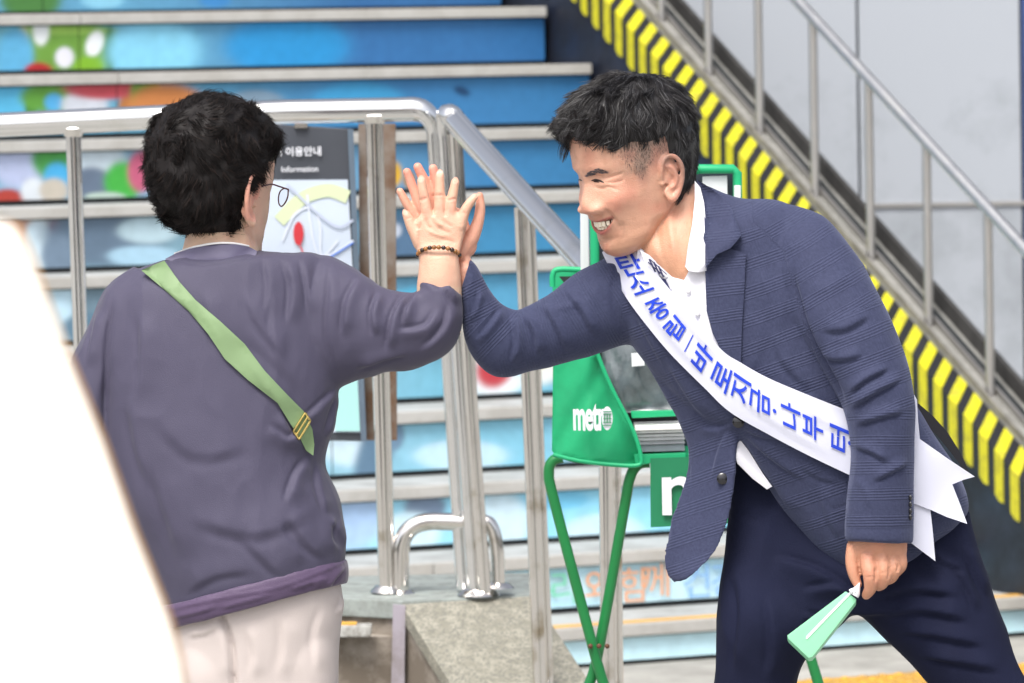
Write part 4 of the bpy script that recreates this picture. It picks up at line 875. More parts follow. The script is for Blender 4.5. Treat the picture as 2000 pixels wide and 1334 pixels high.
# stubble of the fade
patch_strands([(1206,300),(1228,280),(1258,262),(1306,258),(1318,280),(1285,300),(1268,320),(1256,350),(1240,336),(1225,322)], 1300, lambda R_: np.tile(MP.M@np.array((0,.3,-1.)),(len(R_),1)), .0042, .00016, 'fade_stubble', hm, man, man_tree, lambda rg,n: np.tile(np.array((.05,.04,.035)),(n,1))*(.5+rg.random((n,1))*1.5), lift=.2, seed=8, side=.3, K=5)
# jacket -------------------------------------------------------------------
torso = loft([(1310,470,80,1378,362,50,36),(1240,485,75,1440,388,0,64),(1200,515,80,1540,402,-40,105),(1195,580,75,1640,490,-50,122),(1225,655,60,1690,570,-50,130),(1290,745,40,1735,670,-40,135),(1362,815,10,1775,760,-30,132),
   (1440,868,-10,1818,838,-20,125),(1494,945,-10,1868,915,-10,118),(1556,1040,-10,1892,985,0,112),(1640,1118,-10,1872,1025,0,104),(1700,1135,-10,1800,1085,0,90)], e=2.2)
slN = loft([(1478,470,-40,1540,400,-20,50),(1506,500,-85,1610,430,-40,66),(1532,560,-115,1672,505,-75,76),(1560,640,-140,1722,585,-105,80),(1606,722,-160,1756,668,-125,79),(1650,800,-175,1780,760,-140,74),(1664,880,-182,1784,862,-148,68),(1657,970,-186,1783,962,-150,64),(1653,1056,-188,1782,1062,-152,60)], e=2.15)
slF = loft([(1262,690,60,1215,480,60,85),(1225,672,62,1180,505,62,82),(1160,692,58,1128,532,58,74),(1100,708,50,1072,575,50,66),(1040,726,42,1022,602,42,60),(968,738,32,1004,604,32,56),(925,702,22,978,590,22,50),(908,660,14,953,560,14,43),(900,610,8,932,520,8,38),(898,568,4,917,502,4,30)], e=2.1)
flap = loft([(1222,640,50,1400,640,-10,60),(1280,738,40,1436,745,-50,45),(1326,818,25,1442,830,-72,24),(1346,880,10,1438,880,-80,14),(1337,950,0,1434,950,-85,10),(1313,1020,-10,1426,1010,-86,8),(1297,1085,-20,1402,1075,-86,7),(1303,1124,-28,1366,1114,-84,6),(1318,1138,-36,1338,1133,-70,4)])
jp, jf = fuse(wp([torso,slN,slF,flap]), .003, 5, .5, world=True)
R_, FO = 'ridge','fold'
JS = [ # near sleeve
 ([(1546,500),(1553,570),(1572,640),(1606,712),(1640,770),(1656,815)],6.5,-14,R_),([(1540,490),(1535,560),(1548,640)],14,5,R_),
 ([(1660,800),(1700,770),(1765,735)],8.1,10.8,FO),([(1655,770),(1690,740),(1740,715)],7.2,9,FO),([(1668,830),(1710,815),(1770,800)],8.1,9,FO),([(1664,870),(1700,880),(1740,905)],7.2,7.2,FO),([(1700,940),(1740,920),(1778,900)],7.2,7.2,FO),
 ([(1600,640),(1650,640),(1700,610)],11.7,7.2,FO),([(1575,560),(1620,560),(1660,530)],14,3.5,R_),([(1668,930),(1690,960),(1700,1000)],8,3,R_),([(1600,690),(1640,700),(1690,690)],9,7.2,FO),
 ([(1655,1030),(1716,1036),(1780,1032)],2.2,-1.3,R_,False),
 # far sleeve
 ([(1215,500),(1196,560),(1205,620),(1228,660)],6,-6,R_),([(1180,530),(1150,600),(1170,660)],14,4,R_),([(1020,610),(1045,650),(1052,700)],7.2,12.6,FO),([(1000,610),(1010,660),(1000,715)],7.2,10.8,FO),([(1060,590),(1090,640),(1110,690)],8.1,9,FO),([(985,600),(955,640),(930,670)],7.2,9,FO),([(1100,560),(1140,610),(1165,660)],8.1,7.2,FO),([(940,560),(930,600),(915,630)],5.4,7.2,FO),([(925,525),(918,555),(903,590)],4,2,R_),([(1040,605),(1100,600),(1150,580)],9,4,R_),
 # torso
 ([(1230,665),(1280,740),(1330,815),(1350,880)],8,3,R_),([(1300,700),(1345,770),(1395,830)],10,4,FO),([(1240,600),(1270,660),(1300,720)],10,4,FO),([(1440,825),(1400,840),(1360,835)],7,5,FO),([(1438,828),(1410,870),(1390,940)],8,4,FO),
 ([(1445,830),(1500,850),(1560,850)],9,5,FO),([(1450,838),(1520,900),(1580,940)],9,5,FO),([(1450,842),(1490,910),(1560,1010)],8,4,FO),([(1470,600),(1480,680),(1460,740)],12,3,R_),([(1510,620),(1530,700),(1600,770)],14,5,FO),([(1480,520),(1510,580),(1530,660)],12,4,R_),
 ([(1600,760),(1560,790),(1480,800)],12,4,FO),([(1600,940),(1620,1010),(1650,1060)],12,4,FO),([(1560,900),(1600,930),(1650,940)],10,3,FO),([(1800,860),(1820,920),(1840,980)],8,4,FO),([(1840,880),(1860,930),(1870,980)],7,4,FO),
 ([(1595,925),(1622,990),(1655,985)],1.8,-1.5,R_,False),([(1348,905),(1346,925),(1349,942)],2.5,-4,R_),([(1335,900),(1320,1000),(1310,1090)],9,3,FO)]
jp = relief(jp, jf, JS, [(14,2.2,2),(30,.9,3),((16,16,9),1.6,9)])
# cloth coordinates: along and across each limb so that the woven check follows the garment
jx, jy = proj(jp); jd = (jp[:,1]-7)/U
def limb_uv(pts):
    pts = np.array(pts,float); best = np.full(len(jx),1e9); ua = np.zeros(len(jx)); va = np.zeros(len(jx)); L = 0
    for a, b in zip(pts[:-1],pts[1:]):
        ab = b-a; l = np.linalg.norm(ab); q_ = np.stack([jx,jy],1)-a; t = np.clip(q_@ab/l**2,0,1); dv = q_-t[:,None]*ab; d = np.linalg.norm(dv,axis=1); s_ = (ab[0]*dv[:,1]-ab[1]*dv[:,0])/l
        k = d < best; best = np.where(k,d,best); ua = np.where(k,s_,ua); va = np.where(k,L+(q_@ab/l**2)*l,va); L += l
    return best, ua, va
bT,uT,vT = limb_uv([(1400,420),(1500,700),(1640,1120)]); bN,uN,vN = limb_uv([(1530,430),(1640,620),(1715,800),(1718,1060)]); bF,uF,vF = limb_uv([(1220,575),(1100,640),(1000,668),(950,620),(905,530)])
xin_ = np.interp(jy,[430,490,560,640,722,800,880,1060],[1470,1530,1552,1572,1606,1653,1658,1652]); isN = (jd < 60)&(jx > xin_)&(bN < 100)&(jd < np.where(jy>760,-70,30)); isF = (jx < 1215)&~isN
uu_ = np.where(isN,uN,np.where(isF,uF,uT)); vv_ = np.where(isN,vN,np.where(isF,vF,vT))
def checked_cloth(name, base, light):
    m = bpy.data.materials.new(name); m.use_nodes = True; t = m.node_tree; N = t.nodes; L = t.links; b = N['Principled BSDF']; b.inputs['Roughness'].default_value = .8; b.inputs['Specular IOR Level'].default_value = .25
    b.inputs['Sheen Weight'].default_value = .25; b.inputs['Sheen Roughness'].default_value = .5; b.inputs['Sheen Tint'].default_value = (.5,.55,.8,1)
    a = N.new('ShaderNodeAttribute'); a.attribute_name = 'fab'; sp = N.new('ShaderNodeSeparateXYZ'); L.new(a.outputs['Vector'], sp.inputs[0])
    tc = N.new('ShaderNodeTexCoord'); nz_ = N.new('ShaderNodeTexNoise'); nz_.inputs['Scale'].default_value = 9; L.new(tc.outputs['Object'], nz_.inputs['Vector'])
    def mth(op, a_, b_=None, c_=None):
        n = N.new('ShaderNodeMath'); n.operation = op
        for i, v in enumerate((a_,b_,c_)):
            if v is None: continue
            if isinstance(v,(int,float)): n.inputs[i].default_value = v
            else: L.new(v, n.inputs[i])
        return n.outputs[0]
    wob = mth('MULTIPLY', nz_.outputs['Fac'], 10)
    V_ = mth('ADD', sp.outputs[1], wob); X_ = mth('ADD', sp.outputs[0], wob)
    def lines(c_, per): return mth('MULTIPLY_ADD', mth('SINE', mth('MULTIPLY', c_, 2*math.pi/per)), .5, .5)
    def band(c_, per, duty): return mth('MULTIPLY', mth('SMOOTH_MIN', mth('MULTIPLY_ADD', mth('SINE', mth('MULTIPLY', c_, 2*math.pi/per)), 3, duty), 1.0, .2), 1)
    clampn = N.new('ShaderNodeClamp'); L.new(band(V_, 52, .3), clampn.inputs[0]); c2 = N.new('ShaderNodeClamp'); L.new(band(X_, 60, -.6), c2.inputs[0])
    h = mth('ADD', mth('MULTIPLY', lines(V_, 5.6), clampn.outputs[0]), mth('MULTIPLY', mth('MULTIPLY', lines(X_, 5.6), c2.outputs[0]), .12))
    cell = N.new('ShaderNodeTexNoise'); cell.inputs['Scale'].default_value = 260; L.new(tc.outputs['Object'], cell.inputs['Vector'])
    k = mth('ADD', mth('MULTIPLY', h, .07), mth('MULTIPLY', cell.outputs['Fac'], .5))
    mx = N.new('ShaderNodeMix'); mx.data_type = 'RGBA'; mx.inputs[6].default_value = (*base,1); mx.inputs[7].default_value = (*light,1); L.new(k, mx.inputs[0]); L.new(mx.outputs[2], b.inputs['Base Color'])
    bp = N.new('ShaderNodeBump'); bp.inputs['Strength'].default_value = .45; bp.inputs['Distance'].default_value = .0014; L.new(mth('ADD', h, mth('MULTIPLY', cell.outputs['Fac'], .5)), bp.inputs['Height']); L.new(bp.outputs[0], b.inputs['Normal'])
    MATS[name] = m; return m
jm = checked_cloth('navy_checked_cloth', srgb(43,47,72), srgb(78,84,113))
jacket = mesh('jacket', jp, jf, jm, man, True, uvs=np.stack([uu_,vv_],1)); jtree = bvh(jp, jf)
def drape_j(outline, off, name, parent, th=3, **kw):
    o = drape(outline, jtree, off, name, jm, parent, th, **kw); n = len(o.data.vertices); P_ = np.empty(n*3,np.float32); o.data.vertices.foreach_get('co',P_); P_ = P_.reshape(-1,3)+ORG[o.name]
    x_, y_ = proj(P_); a = o.data.attributes.new('fab','FLOAT_VECTOR','POINT'); c = np.zeros((n,3),np.float32); c[:,0] = x_-y_*.12; c[:,1] = y_+x_*.12; a.data.foreach_set('vector', c.ravel()); return o
# trousers and shoes
trm = mat('navy_trousers', srgb(22,26,49), .85, var=.10, vscale=14, bump=.2, bscale=500, spec=.2)
hips = loft([(1415,855,30,1700,820,30,60),(1418,920,30,1780,900,30,66),(1424,1000,28,1868,990,28,70),(1422,1080,25,1900,1060,20,82),(1420,1140,15,1905,1110,10,92),(1440,1210,5,1880,1190,0,88)], e=2.3)
lg1 = loft([(1424,1000,28,1700,1120,28,68),(1418,1090,22,1668,1190,22,84),(1404,1190,12,1618,1240,12,100),(1397,1290,15,1566,1295,15,92),(1388,1400,20,1548,1400,20,84),(1372,1700,30,1520,1700,30,72),(1375,2000,45,1500,2000,45,62),(1378,2270,60,1498,2270,60,62)], e=2.2)
lg2 = loft([(1560,1140,18,1892,1000,22,80),(1665,1190,5,1915,1090,8,95),(1735,1255,0,1945,1180,0,98),(1800,1318,-5,1990,1300,-5,90),(1880,1430,-10,2050,1400,-10,82),(2060,1740,-20,2195,1700,-20,70),(2200,2020,-30,2330,2000,-30,62),(2290,2270,-40,2400,2250,-40,60)], e=2.2)
tp_, tf_ = fuse(wp([hips,lg1,lg2]), .0038, 5, .5, world=True)
TS = [([(1425,1000),(1418,1090),(1405,1200)],10,3,R_),([(1690,1180),(1600,1120),(1500,1090)],12.6,11.4,FO),([(1700,1190),(1640,1150),(1560,1160)],10.8,9.5,FO),([(1700,1170),(1780,1150),(1880,1160)],11.7,11.4,FO),([(1720,1200),(1800,1190),(1900,1210)],11.7,11.4,FO),([(1750,1230),(1830,1240),(1930,1260)],10.8,9.5,FO),
 ([(1790,1280),(1870,1290),(1960,1310)],10.8,9.5,FO),([(1660,1190),(1620,1210),(1560,1200)],9,9.5,FO),([(1440,1100),(1450,1200),(1440,1330)],14.4,7.6,FO),([(1500,1150),(1510,1250),(1500,1340)],12.6,7.6,FO),([(1880,1060),(1900,1110),(1930,1170)],8.1,9.5,FO),([(1860,1100),(1890,1150),(1910,1200)],7.2,7.6,FO),([(1800,1060),(1850,1100),(1890,1110)],8.1,7.6,FO)]
tp_ = relief(tp_, tf_, TS, [(10,2.4,4),(24,.9,6),((16,16,6),3.2,12)])
mesh('trousers', tp_, tf_, trm, man, True)
shm = mat('black_leather', srgb(24,22,22), .3, var=.1)
for cx_, cy_, cd in ((1430,2300,55),(2345,2300,-35)):
    v, f = loft([(cx_-155,2318,cd,cx_-150,2326,cd,20),(cx_-130,2285,cd,cx_-135,2329,cd,50),(cx_-60,2262,cd,cx_-60,2329,cd,58),(cx_,2225,cd,cx_,2329,cd,52),(cx_+60,2235,cd,cx_+60,2329,cd,48),(cx_+78,2290,cd,cx_+76,2329,cd,26)], e=2.6)
    mesh('shoe', W3(v), f, shm, man, True)
# shirt --------------------------------------------------------------------
shirtm = mat('white_shirt', srgb(228,228,236), .65, var=.03, bump=.08, bscale=350, sss=.0)
def torso_front(off): return lambda x,y: 0
shirt = drape([(1246,482),(1262,492),(1300,538),(1336,547),(1346,528),(1380,524),(1384,600),(1402,665),(1460,720),(1440,760),(1380,720),(1300,620),(1240,540)], jtree, 7, 'shirt', shirtm, man, 3, sp=8, sm_=6,
    relief_=[([(1338,550),(1360,620),(1420,700)],3,2.2,'ridge'),([(1322,552),(1345,610),(1400,690)],2.5,-2,'ridge'),([(1372,540),(1362,600),(1390,660)],6,3,'fold'),([(1310,560),(1330,620),(1370,660)],6,3,'fold')])
t = MB(); pb = on_face([(1344,568)], jtree, 13)[0]; 
m_ = MB(); m_.ball(W3(pb), .0040, 16, 8, (1,.35,1)); m_.build('button', mat('shirt_button', srgb(225,225,230), .3, var=0), shirt, True)
m_ = MB(); pb = on_face([(1362,612)], jtree, 13)[0]; m_.ball(W3(pb), .0040, 16, 8, (1,.35,1)); m_.build('button', MATS['shirt_button'], shirt, True)
# collar wings stand around the neck
def cwing(outline, dep, name, m, th=3, sp=6, parent=man, **kw):
    V2, Fc = outline_tri(dense(outline,3) if kw.get('curve') else outline, sp); D = dep(V2[:,0],V2[:,1]); return solid_sheet(name, W3(np.stack([V2[:,0],V2[:,1],D],1)), Fc, m, parent, th*U, True)
nd = hitd(man_tree, np.array([1330.]), np.array([450.]))[0]
def skin_d(x, y, off): xy = np.stack([x,y],1); return fillnan(xy, hitd(man_tree,x,y))-off
bothtree = BVHTree.FromPolygons([tuple(p) for p in P]+[tuple(p) for p in jp], [tuple(int(i) for i in f) for f in Fq]+[tuple(int(i)+len(P) for i in f) for f in jf])
drape([(1357,353),(1368,366),(1375,395),(1379,440),(1380,529),(1362,532),(1345,529),(1338,520),(1344,480),(1353,430),(1357,390)], bothtree, 5, 'shirt_collar', shirtm, man, 4, sp=6, sm_=8, planar=1)
drape([(1250,488),(1268,498),(1290,520),(1312,540),(1334,549),(1330,560),(1310,566),(1290,552),(1262,520)], bothtree, 4, 'shirt_collar', shirtm, man, 3, sp=6, sm_=5, planar=1)
plaid = mat('plaid_trim', srgb(50,52,96), .7, var=.0)
cw = drape([(1262,503),(1270,504),(1296,528),(1305,540),(1300,544),(1280,534),(1266,518)], bothtree, 10, 'plaid_collar_trim', shirtm, man, 2, sp=5, sm_=5, planar=1)
for a in ((1268,506,1280,531),(1277,512,1288,536),(1286,520,1296,541),(1266,512,1298,540),(1270,507,1302,536)):
    q_ = on_face([a[:2],((a[0]+a[2])/2,(a[1]+a[3])/2),a[2:]], bothtree, 17); m_ = MB(); m_.tube(W3(q_), .0011, 6, flat=.5); m_.build('plaid_line', plaid, cw)
drape([(1284,540),(1300,546),(1322,590),(1330,612),(1316,598),(1296,566)], bothtree, 12, 'dark_placket', plaid, man, 2, sp=6, sm_=3)
# lapel and collar of the jacket
lap = drape_j([(1377,524),(1400,497),(1428,486),(1457,495),(1454,560),(1449,640),(1447,712),(1408,684),(1392,652),(1380,607)], 9, 'lapel', jacket, th=4, sp=7, sm_=10, relief_=[([(1381,600),(1395,650),(1412,680)],5,2,'ridge')])
drape_j([(1360,350),(1378,361),(1404,380),(1426,400),(1438,430),(1448,459),(1440,470),(1427,485),(1400,497),(1378,524),(1377,470),(1375,410),(1367,372)], 6, 'jacket_collar', jacket, th=5, sp=7, sm_=14, planar=2)
# lower shirt corner, buttons
cwing([(1436,858),(1448,862),(1462,880),(1490,925),(1508,950),(1498,956),(1470,935),(1440,905),(1434,880)], lambda x,y: -72+.12*(x-1440)+3*np.sin((x-y)/9), 'shirt_tail', shirtm, 3)
btm = mat('dark_button', srgb(22,22,28), .2, var=0, coat=.5)
for bx_, by_, r_ in ((1442,824,.0082),(1411,935,.0078)):
    d_ = hitd(jtree, np.array([bx_*1.]), np.array([by_*1.]))[0]; d_ = d_ if d_ == d_ else -80
    m_ = MB(); m_.tube([W3((bx_,by_,d_+2)),W3((bx_,by_,d_-5)),W3((bx_,by_,d_-6.5))], [r_,r_,r_*.8], 24); m_.build('button', btm, jacket, True)
    m_ = MB(); m_.tube([W3((bx_,by_,d_-6)),W3((bx_,by_,d_-6.2))], [r_*.6,r_*.6], 20); m_.build('button_centre', mat('button_centre', srgb(42,44,56), .3, var=0), jacket, True)
for by_ in (972,985,998,1010):
    d_ = hitd(jtree, np.array([1777.]), np.array([by_*1.]))[0]
    m_ = MB(); m_.ball(W3((1778,by_,d_-3)), .0042, 12, 8, (.6,.6,1)); m_.build('cuff_button', btm, jacket, True)
# sash ----------------------------------------------------------------------
lo_e = np.array([(1176,492),(1180,502),(1200,542),(1228,589),(1268,642),(1311,693),(1376,758),(1426,805),(1500,848),(1580,890),(1672,934),(1700,948)],float)
up_e = np.array([(1240,466),(1254,488),(1276,524),(1304,560),(1332,592),(1354,617),(1408,682),(1448,709),(1500,738),(1580,772),(1680,812),(1712,828)],float)
NSA = 110; LE, UE = crom(lo_e,NSA), crom(up_e,NSA); NB = 15; ss_ = np.linspace(0,1,NB)
G = LE[:,None]*(1-ss_)[None,:,None]+UE[:,None]*ss_[None,:,None]; g2 = G.reshape(-1,2)
chp, chf = fuse(wp([torso,flap]), .007, 6, .5, world=True); chest = bvh(chp, chf)
gd = fillnan(g2, hitd(chest, g2[:,0], g2[:,1])).reshape(NSA,NB)
for _ in range(14):
    gd[1:-1] = .5*gd[1:-1]+.25*(gd[:-2]+gd[2:]); gd[:,1:-1] = .5*gd[:,1:-1]+.25*(gd[:,:-2]+gd[:,2:])
gd = gd-14-26*np.exp(-np.arange(NSA)/20.)[:,None]*ss_[None,:]
def sash_rel(q_): return sum(stroke(q_,*s) for s in [([(1240,560),(1300,650),(1380,735)],7,3,'fold'),([(1290,560),(1350,640),(1420,715)],8,3,'fold'),([(1420,760),(1520,830),(1640,900)],9,2.5,'fold'),([(1560,790),(1620,830),(1665,860)],9,3,'fold')])
gd = gd-sash_rel(g2).reshape(NSA,NB)
sashm = mat('white_satin', srgb(218,220,236), .42, var=.02, vscale=4, sss=.0, bump=.04, bscale=400, sheen=.2)
I = np.arange(NSA*NB).reshape(NSA,NB); SF = [tuple(q_) for q_ in np.stack([I[:-1,:-1],I[:-1,1:],I[1:,1:],I[1:,:-1]],-1).reshape(-1,4)]
SPt = W3(np.concatenate([g2,gd.reshape(-1,1)],1)); sash = solid_sheet('sash', SPt, SF, sashm, man, 1.6*U)
def tail(outline, dep, sp=9): return cwing(outline, dep, 'sash_tail', sashm, 1.6, sp)
tail([(1765,738),(1776,759),(1784,768),(1791,781),(1793,820),(1797,861),(1800,900),(1803,985),(1765,985)], lambda x,y: -132+.10*(x-1780)+2*np.sin(y/30))
tail([(1762,846),(1796,857),(1850,895),(1904,931),(1882,937),(1860,946),(1874,982),(1889,1023),(1850,1010),(1816,995),(1762,975)], lambda x,y: -138+.12*(x-1780)+4*np.sin((x+y)/40))
tail([(1762,955),(1816,985),(1822,1040),(1827,1096),(1800,1076),(1776,1058),(1762,1048)], lambda x,y: -128+.1*(x-1780)+3*np.sin(x/18))
vl = mat('dark_lining', srgb(22,22,30), .7)
cwing([(1782,778),(1796,790),(1822,812),(1852,846),(1878,888),(1894,926),(1886,924),(1862,890),(1836,858),(1806,826),(1786,806)], lambda x,y: -40+.2*(x-1780), 'vent_lining', vl, 3)
# lettering running down the sash, every syllable its own piece
inkm = mat('blue_ink', srgb(28,66,205), .5, var=0)
arc = np.concatenate([[0],np.cumsum(np.linalg.norm(np.diff((LE+UE)/2,axis=0),axis=1))])
def sash_point(sv, tv):
    """sv: px along the sash centre, tv: 0..1 across"""
    i = np.interp(sv, arc, np.arange(NSA)); j = np.clip(tv,0,1)*(NB-1); i = np.clip(i,0,NSA-1.001); j = np.clip(j,0,NB-1.001); a = i.astype(int); b = j.astype(int); fa = (i-a); fb = (j-b)
    def bl(M): 
        fa_, fb_ = (fa[:,None],fb[:,None]) if M.ndim == 3 else (fa,fb)
        return (M[a,b]*(1-fa_)*(1-fb_)+M[a+1,b]*fa_*(1-fb_)+M[a,b+1]*(1-fa_)*fb_+M[a+1,b+1]*fa_*fb_)
    return bl(G), bl(gd)
def s_of(px, py): c_ = (LE+UE)/2; return arc[np.argmin(((c_-np.array((px,py)))**2).sum(1))]
def sash_glyph(ch, px, py, hgt, wid, tc_=.5, bold=.016):
    V_, F_ = text_mesh(ch, bold)
    # subdivide long faces so the glyph bends with the cloth
    bm = bmesh.new(); vs_ = [bm.verts.new((v[0],v[1],0)) for v in V_]
    for f in F_:
        try: bm.faces.new([vs_[i] for i in f])
        except ValueError: pass
    bmesh.ops.subdivide_edges(bm, edges=[e for e in bm.edges if e.calc_length() > .25], cuts=2, use_grid_fill=False); bmesh.ops.triangulate(bm, faces=bm.faces); bm.verts.ensure_lookup_table()
    V_ = np.array([v.co[:2] for v in bm.verts]); F_ = [tuple(v.index for v in f.verts) for f in bm.faces]; bm.free()
    mn, mx = V_.min(0), V_.max(0); V_ = (V_-(mn+mx)/2)/(mx-mn)
    s0 = s_of(px, py); sv = s0-V_[:,1]*hgt; width_here = np.interp(sv, arc, np.linalg.norm(UE-LE,axis=1)); tv = tc_+V_[:,0]*wid/width_here
    q2, qd = sash_point(sv, tv); P_ = W3(np.concatenate([q2,(qd-3.0)[:,None]],1)); return solid_sheet('letter', P_, F_, inkm, sash, .9*U, False)
for ch, px, py, h_, w_, tc_ in (('탄',1236,514,46,44,.52),('소',1252,556,38,40,.46),('중',1278,606,42,36,.47),('립',1310,645,40,36,.48),('바',1372,700,44,48,.50),('로',1405,736,40,48,.5),('지',1440,768,44,46,.52),('금',1478,797,44,44,.5),('나',1537,822,42,48,.52),('마',1582,842,44,46,.5),('터',1632,864,44,46,.5)):
    ch = {'마':'부'}.get(ch, ch); sash_glyph(ch, px, py, h_, w_, tc_)
for px, py, tc_ in ((1508,808,.47),(1658,876,.5)): sash_glyph('●', px, py, 8, 8, tc_, 0)
s_ = s_of(1337,676); q2, qd = sash_point(np.array([s_-1.2,s_+1.2,s_+1.2,s_-1.2]), np.array([.28,.28,.70,.70])); solid_sheet('divider_line', W3(np.concatenate([q2,(qd-1.4)[:,None]],1)), [(0,1,2),(0,2,3)], inkm, sash, .9*U, False)
# the folded fan he holds
fan = thing('folded_fan', W3((1600,1230,-185)), 'mint green wedge shaped fan case with white stripe hanging from his left hand', 'fan')
mint = mat('mint_plastic', srgb(150,225,180), .42, var=.04, sss=.0); whp = mat('white_plastic', srgb(240,240,245), .3, var=.02)
fz = -192
def FPt(x,y,d=0): return W3((x,y,fz+d))
c = MB(); c.prism([FPt(x,y) for x,y in [(1652,1154),(1673,1170),(1671,1176),(1587,1283),(1579,1285),(1540,1248),(1537,1241)]], W3((1600,1208,fz+28))-W3((1600,1200,fz))); c.build('case', mint, fan, True, bevel=.0022)
c = MB(); c.prism([FPt(x,y,-1.5) for x,y in [(1661,1155),(1664,1158),(1579,1246),(1576,1249),(1574,1247),(1575,1243)]], W3((0,0,fz+2))-W3((0,0,fz))); c.build('white_stripe', whp, fan, True, bevel=.0005)
v, f = loft([(1678,1138,fz-2,1680,1138,fz-2,2),(1668,1147,fz-2,1680,1148,fz-2,6),(1658,1152,fz-2,1679,1162,fz-2,9),(1662,1160,fz-2,1676,1168,fz-2,8)]); mesh('clip', W3(v), f, whp, fan, True)
for dx, dy in ((-3,-2),(2,-3),(-2,3),(3,2)):
    m_ = MB(); m_.ball(W3((1667+dx,1155+dy,fz-11)), .0007, 8, 6); m_.build('clip_hole', btm, fan, True)
# ================================================================== the woman seen from behind
wo = thing('person', W3((500,2329,0)), 'black haired person in dusky purple top seen from behind raising one hand', 'person')
WP = HeadPose((424,366,20), (math.sin(math.radians(38)),math.cos(math.radians(38))), math.radians(8), 0, (.86,.99,.93))
hv2, hf2 = head_shape(0.0, relief_on=False)
nk = loft([(372,400,20,495,400,20,66),(366,440,20,500,440,20,68),(358,480,20,503,480,15,70),(340,540,15,520,540,15,85)])
cr2 = loft([(330,560,10,560,550,10,60),(300,700,10,590,700,10,75),(310,900,10,570,900,10,80),(330,1150,10,600,1120,10,90),(350,1250,10,600,1250,10,90)], per=4)
ra = limb([(560,580,20),(700,640,5),(820,650,-12),(858,640,-18),(858,560,-20)],[60,56,46,40,36])
fa = loft([(820,650,-18,900,650,-18,34),(814,570,-20,902,566,-20,36),(817,530,-20,899,530,-20,34),(820,500,-20,895,500,-20,28)])
hd = -14
pm = loft([(820,515,-20,896,512,-20,28),(816,496,-18,898,494,-18,23),(808,474,hd,904,472,hd,17),(803,454,hd,910,452,hd,15),(806,440,hd,912,440,hd,14),(814,428,hd,908,428,hd,12),(824,414,hd,896,416,hd,10)], per=5, e=2.4)
fg = [limb([(836,428,hd),(828,386,hd+1),(823,353,hd+2)],[11.5,10.6,9]), limb([(859,424,hd),(858.5,384,hd+1),(859,343,hd+2)],[11.5,10.8,9.2]), limb([(879,428,hd),(882.5,390,hd+1),(889,356,hd+2)],[11,10,8.4]),
      limb([(898,442,hd),(907,414,hd),(917,397,hd),(928,384,hd+3)],[13,10.5,9,6.8]), limb([(822,476,hd),(806,446,hd+2),(798,428,hd+3),(793,418,hd+3)],[15,12,10,7.8])]
la = limb([(270,600,10),(215,700,5),(175,850,-10),(180,930,-30)],[40,38,34,30])
lg_ = [limb([(430,1230,10),(425,1500,10),(420,1800,15),(420,2240,25)],[70,60,48,34]), limb([(570,1230,10),(575,1500,10),(580,1800,15),(585,2240,25)],[70,60,48,34])]
P2, F2q = fuse([(WP.w(hv2),hf2)]+ears(WP,(1,-1),1.12)+wp([nk,cr2,ra,fa,pm,la]+fg+lg_), .0019, 2, .5, world=True)
ws = [([(846,410),(846,424)],1.8,-4.4,'r'),([(869,410),(869,424)],1.8,-4.4,'r'),([(818,392),(836,388)],1.6,-2.4,'r'),([(847,381),(870,381)],1.6,-2.4,'r'),([(873,391),(893,387)],1.6,-2.4,'r'),([(816,389),(838,385)],1.5,-1.2,'r'),
      ([(902,412),(912,418)],1.6,-2.1,'r'),([(790,428),(804,424)],1.5,-1.5,'r'),
      ([(828,424),(836,440),(846,450)],3,-2.7,'r'),([(842,420),(852,434),(868,444)],3,2.7,'r'),([(850,440),(866,450),(884,456)],2.6,-2.4,'r'),([(830,446),(850,458),(874,464)],3,2.25,'r'),([(862,424),(872,436),(888,444)],2.6,-2.1,'r'),([(858,466),(880,470),(894,476)],2.6,-1.8,'r'),
      ([(826,420),(818,450),(816,480)],4,1.8,'r'),([(905,440),(909,460),(900,486)],3,-2.25,'r'),([(812,436),(818,446),(821,432)],2.2,-3.75,'r'),
      ([(470,440),(490,460),(500,484)],3,-3,'r'),([(400,452),(440,448),(470,456)],3,-2.4,'r'),([(395,468),(440,462),(480,474)],3,-1.8,'r'),([(516,400),(520,430),(512,460)],5,-2.25,'r'),([(530,410),(528,440)],3,-1.5,'r')]
P2 = relief(P2, F2q, ws, [(90,.35,2)])
gx_, gy_ = proj(P2); l2 = WP.l(P2)
c2 = np.tile(np.array(srgb(233,196,168)),(len(P2),1))*.88
c2 = lerp(c2, np.array(srgb(238,180,160))*.88, ((gx_ > 480)&(gy_ < 480)&(gx_<700))*.35)
hm_ = (gx_ > 760)&(gy_ < 560)&(gx_<960); c2 = lerp(c2, np.array(srgb(232,184,158))*.88, hm_*.8)
for kx, ky in ((827,388),(858,382),(883,389),(833,414),(857,408),(880,412)): c2 = lerp(c2, np.array(srgb(222,150,130))*.86, hm_*np.exp(-((gx_-kx)/7)**2-((gy_-ky)/6)**2)*.5)
c2 = lerp(c2, np.array(srgb(236,150,135))*.86, (np.abs(l2[:,0])>.074)*(np.abs(l2[:,0])<.11)*(np.abs(l2[:,1])<.04)*(np.abs(l2[:,2])<.05)*.5)
cre = sum(np.abs(stroke(np.stack([gx_,gy_],1),a[0],a[1]*.8,1)) for a in ws[3:16]); c2 = lerp(c2, np.array(srgb(205,140,115))*.8, hm_*np.clip(cre,0,1)*.45)
vein = noise3(P2,60,77); c2 = lerp(c2, np.array(srgb(226,160,140))*.88, np.clip(vein,0,1)*.35)
wbody = mesh('body', P2, F2q, skin_mat('skin_woman', .45), wo, True, cols=c2); wtree = bvh(P2, F2q)
nailm = mat('nail', srgb(232,182,160), .35, var=.02)
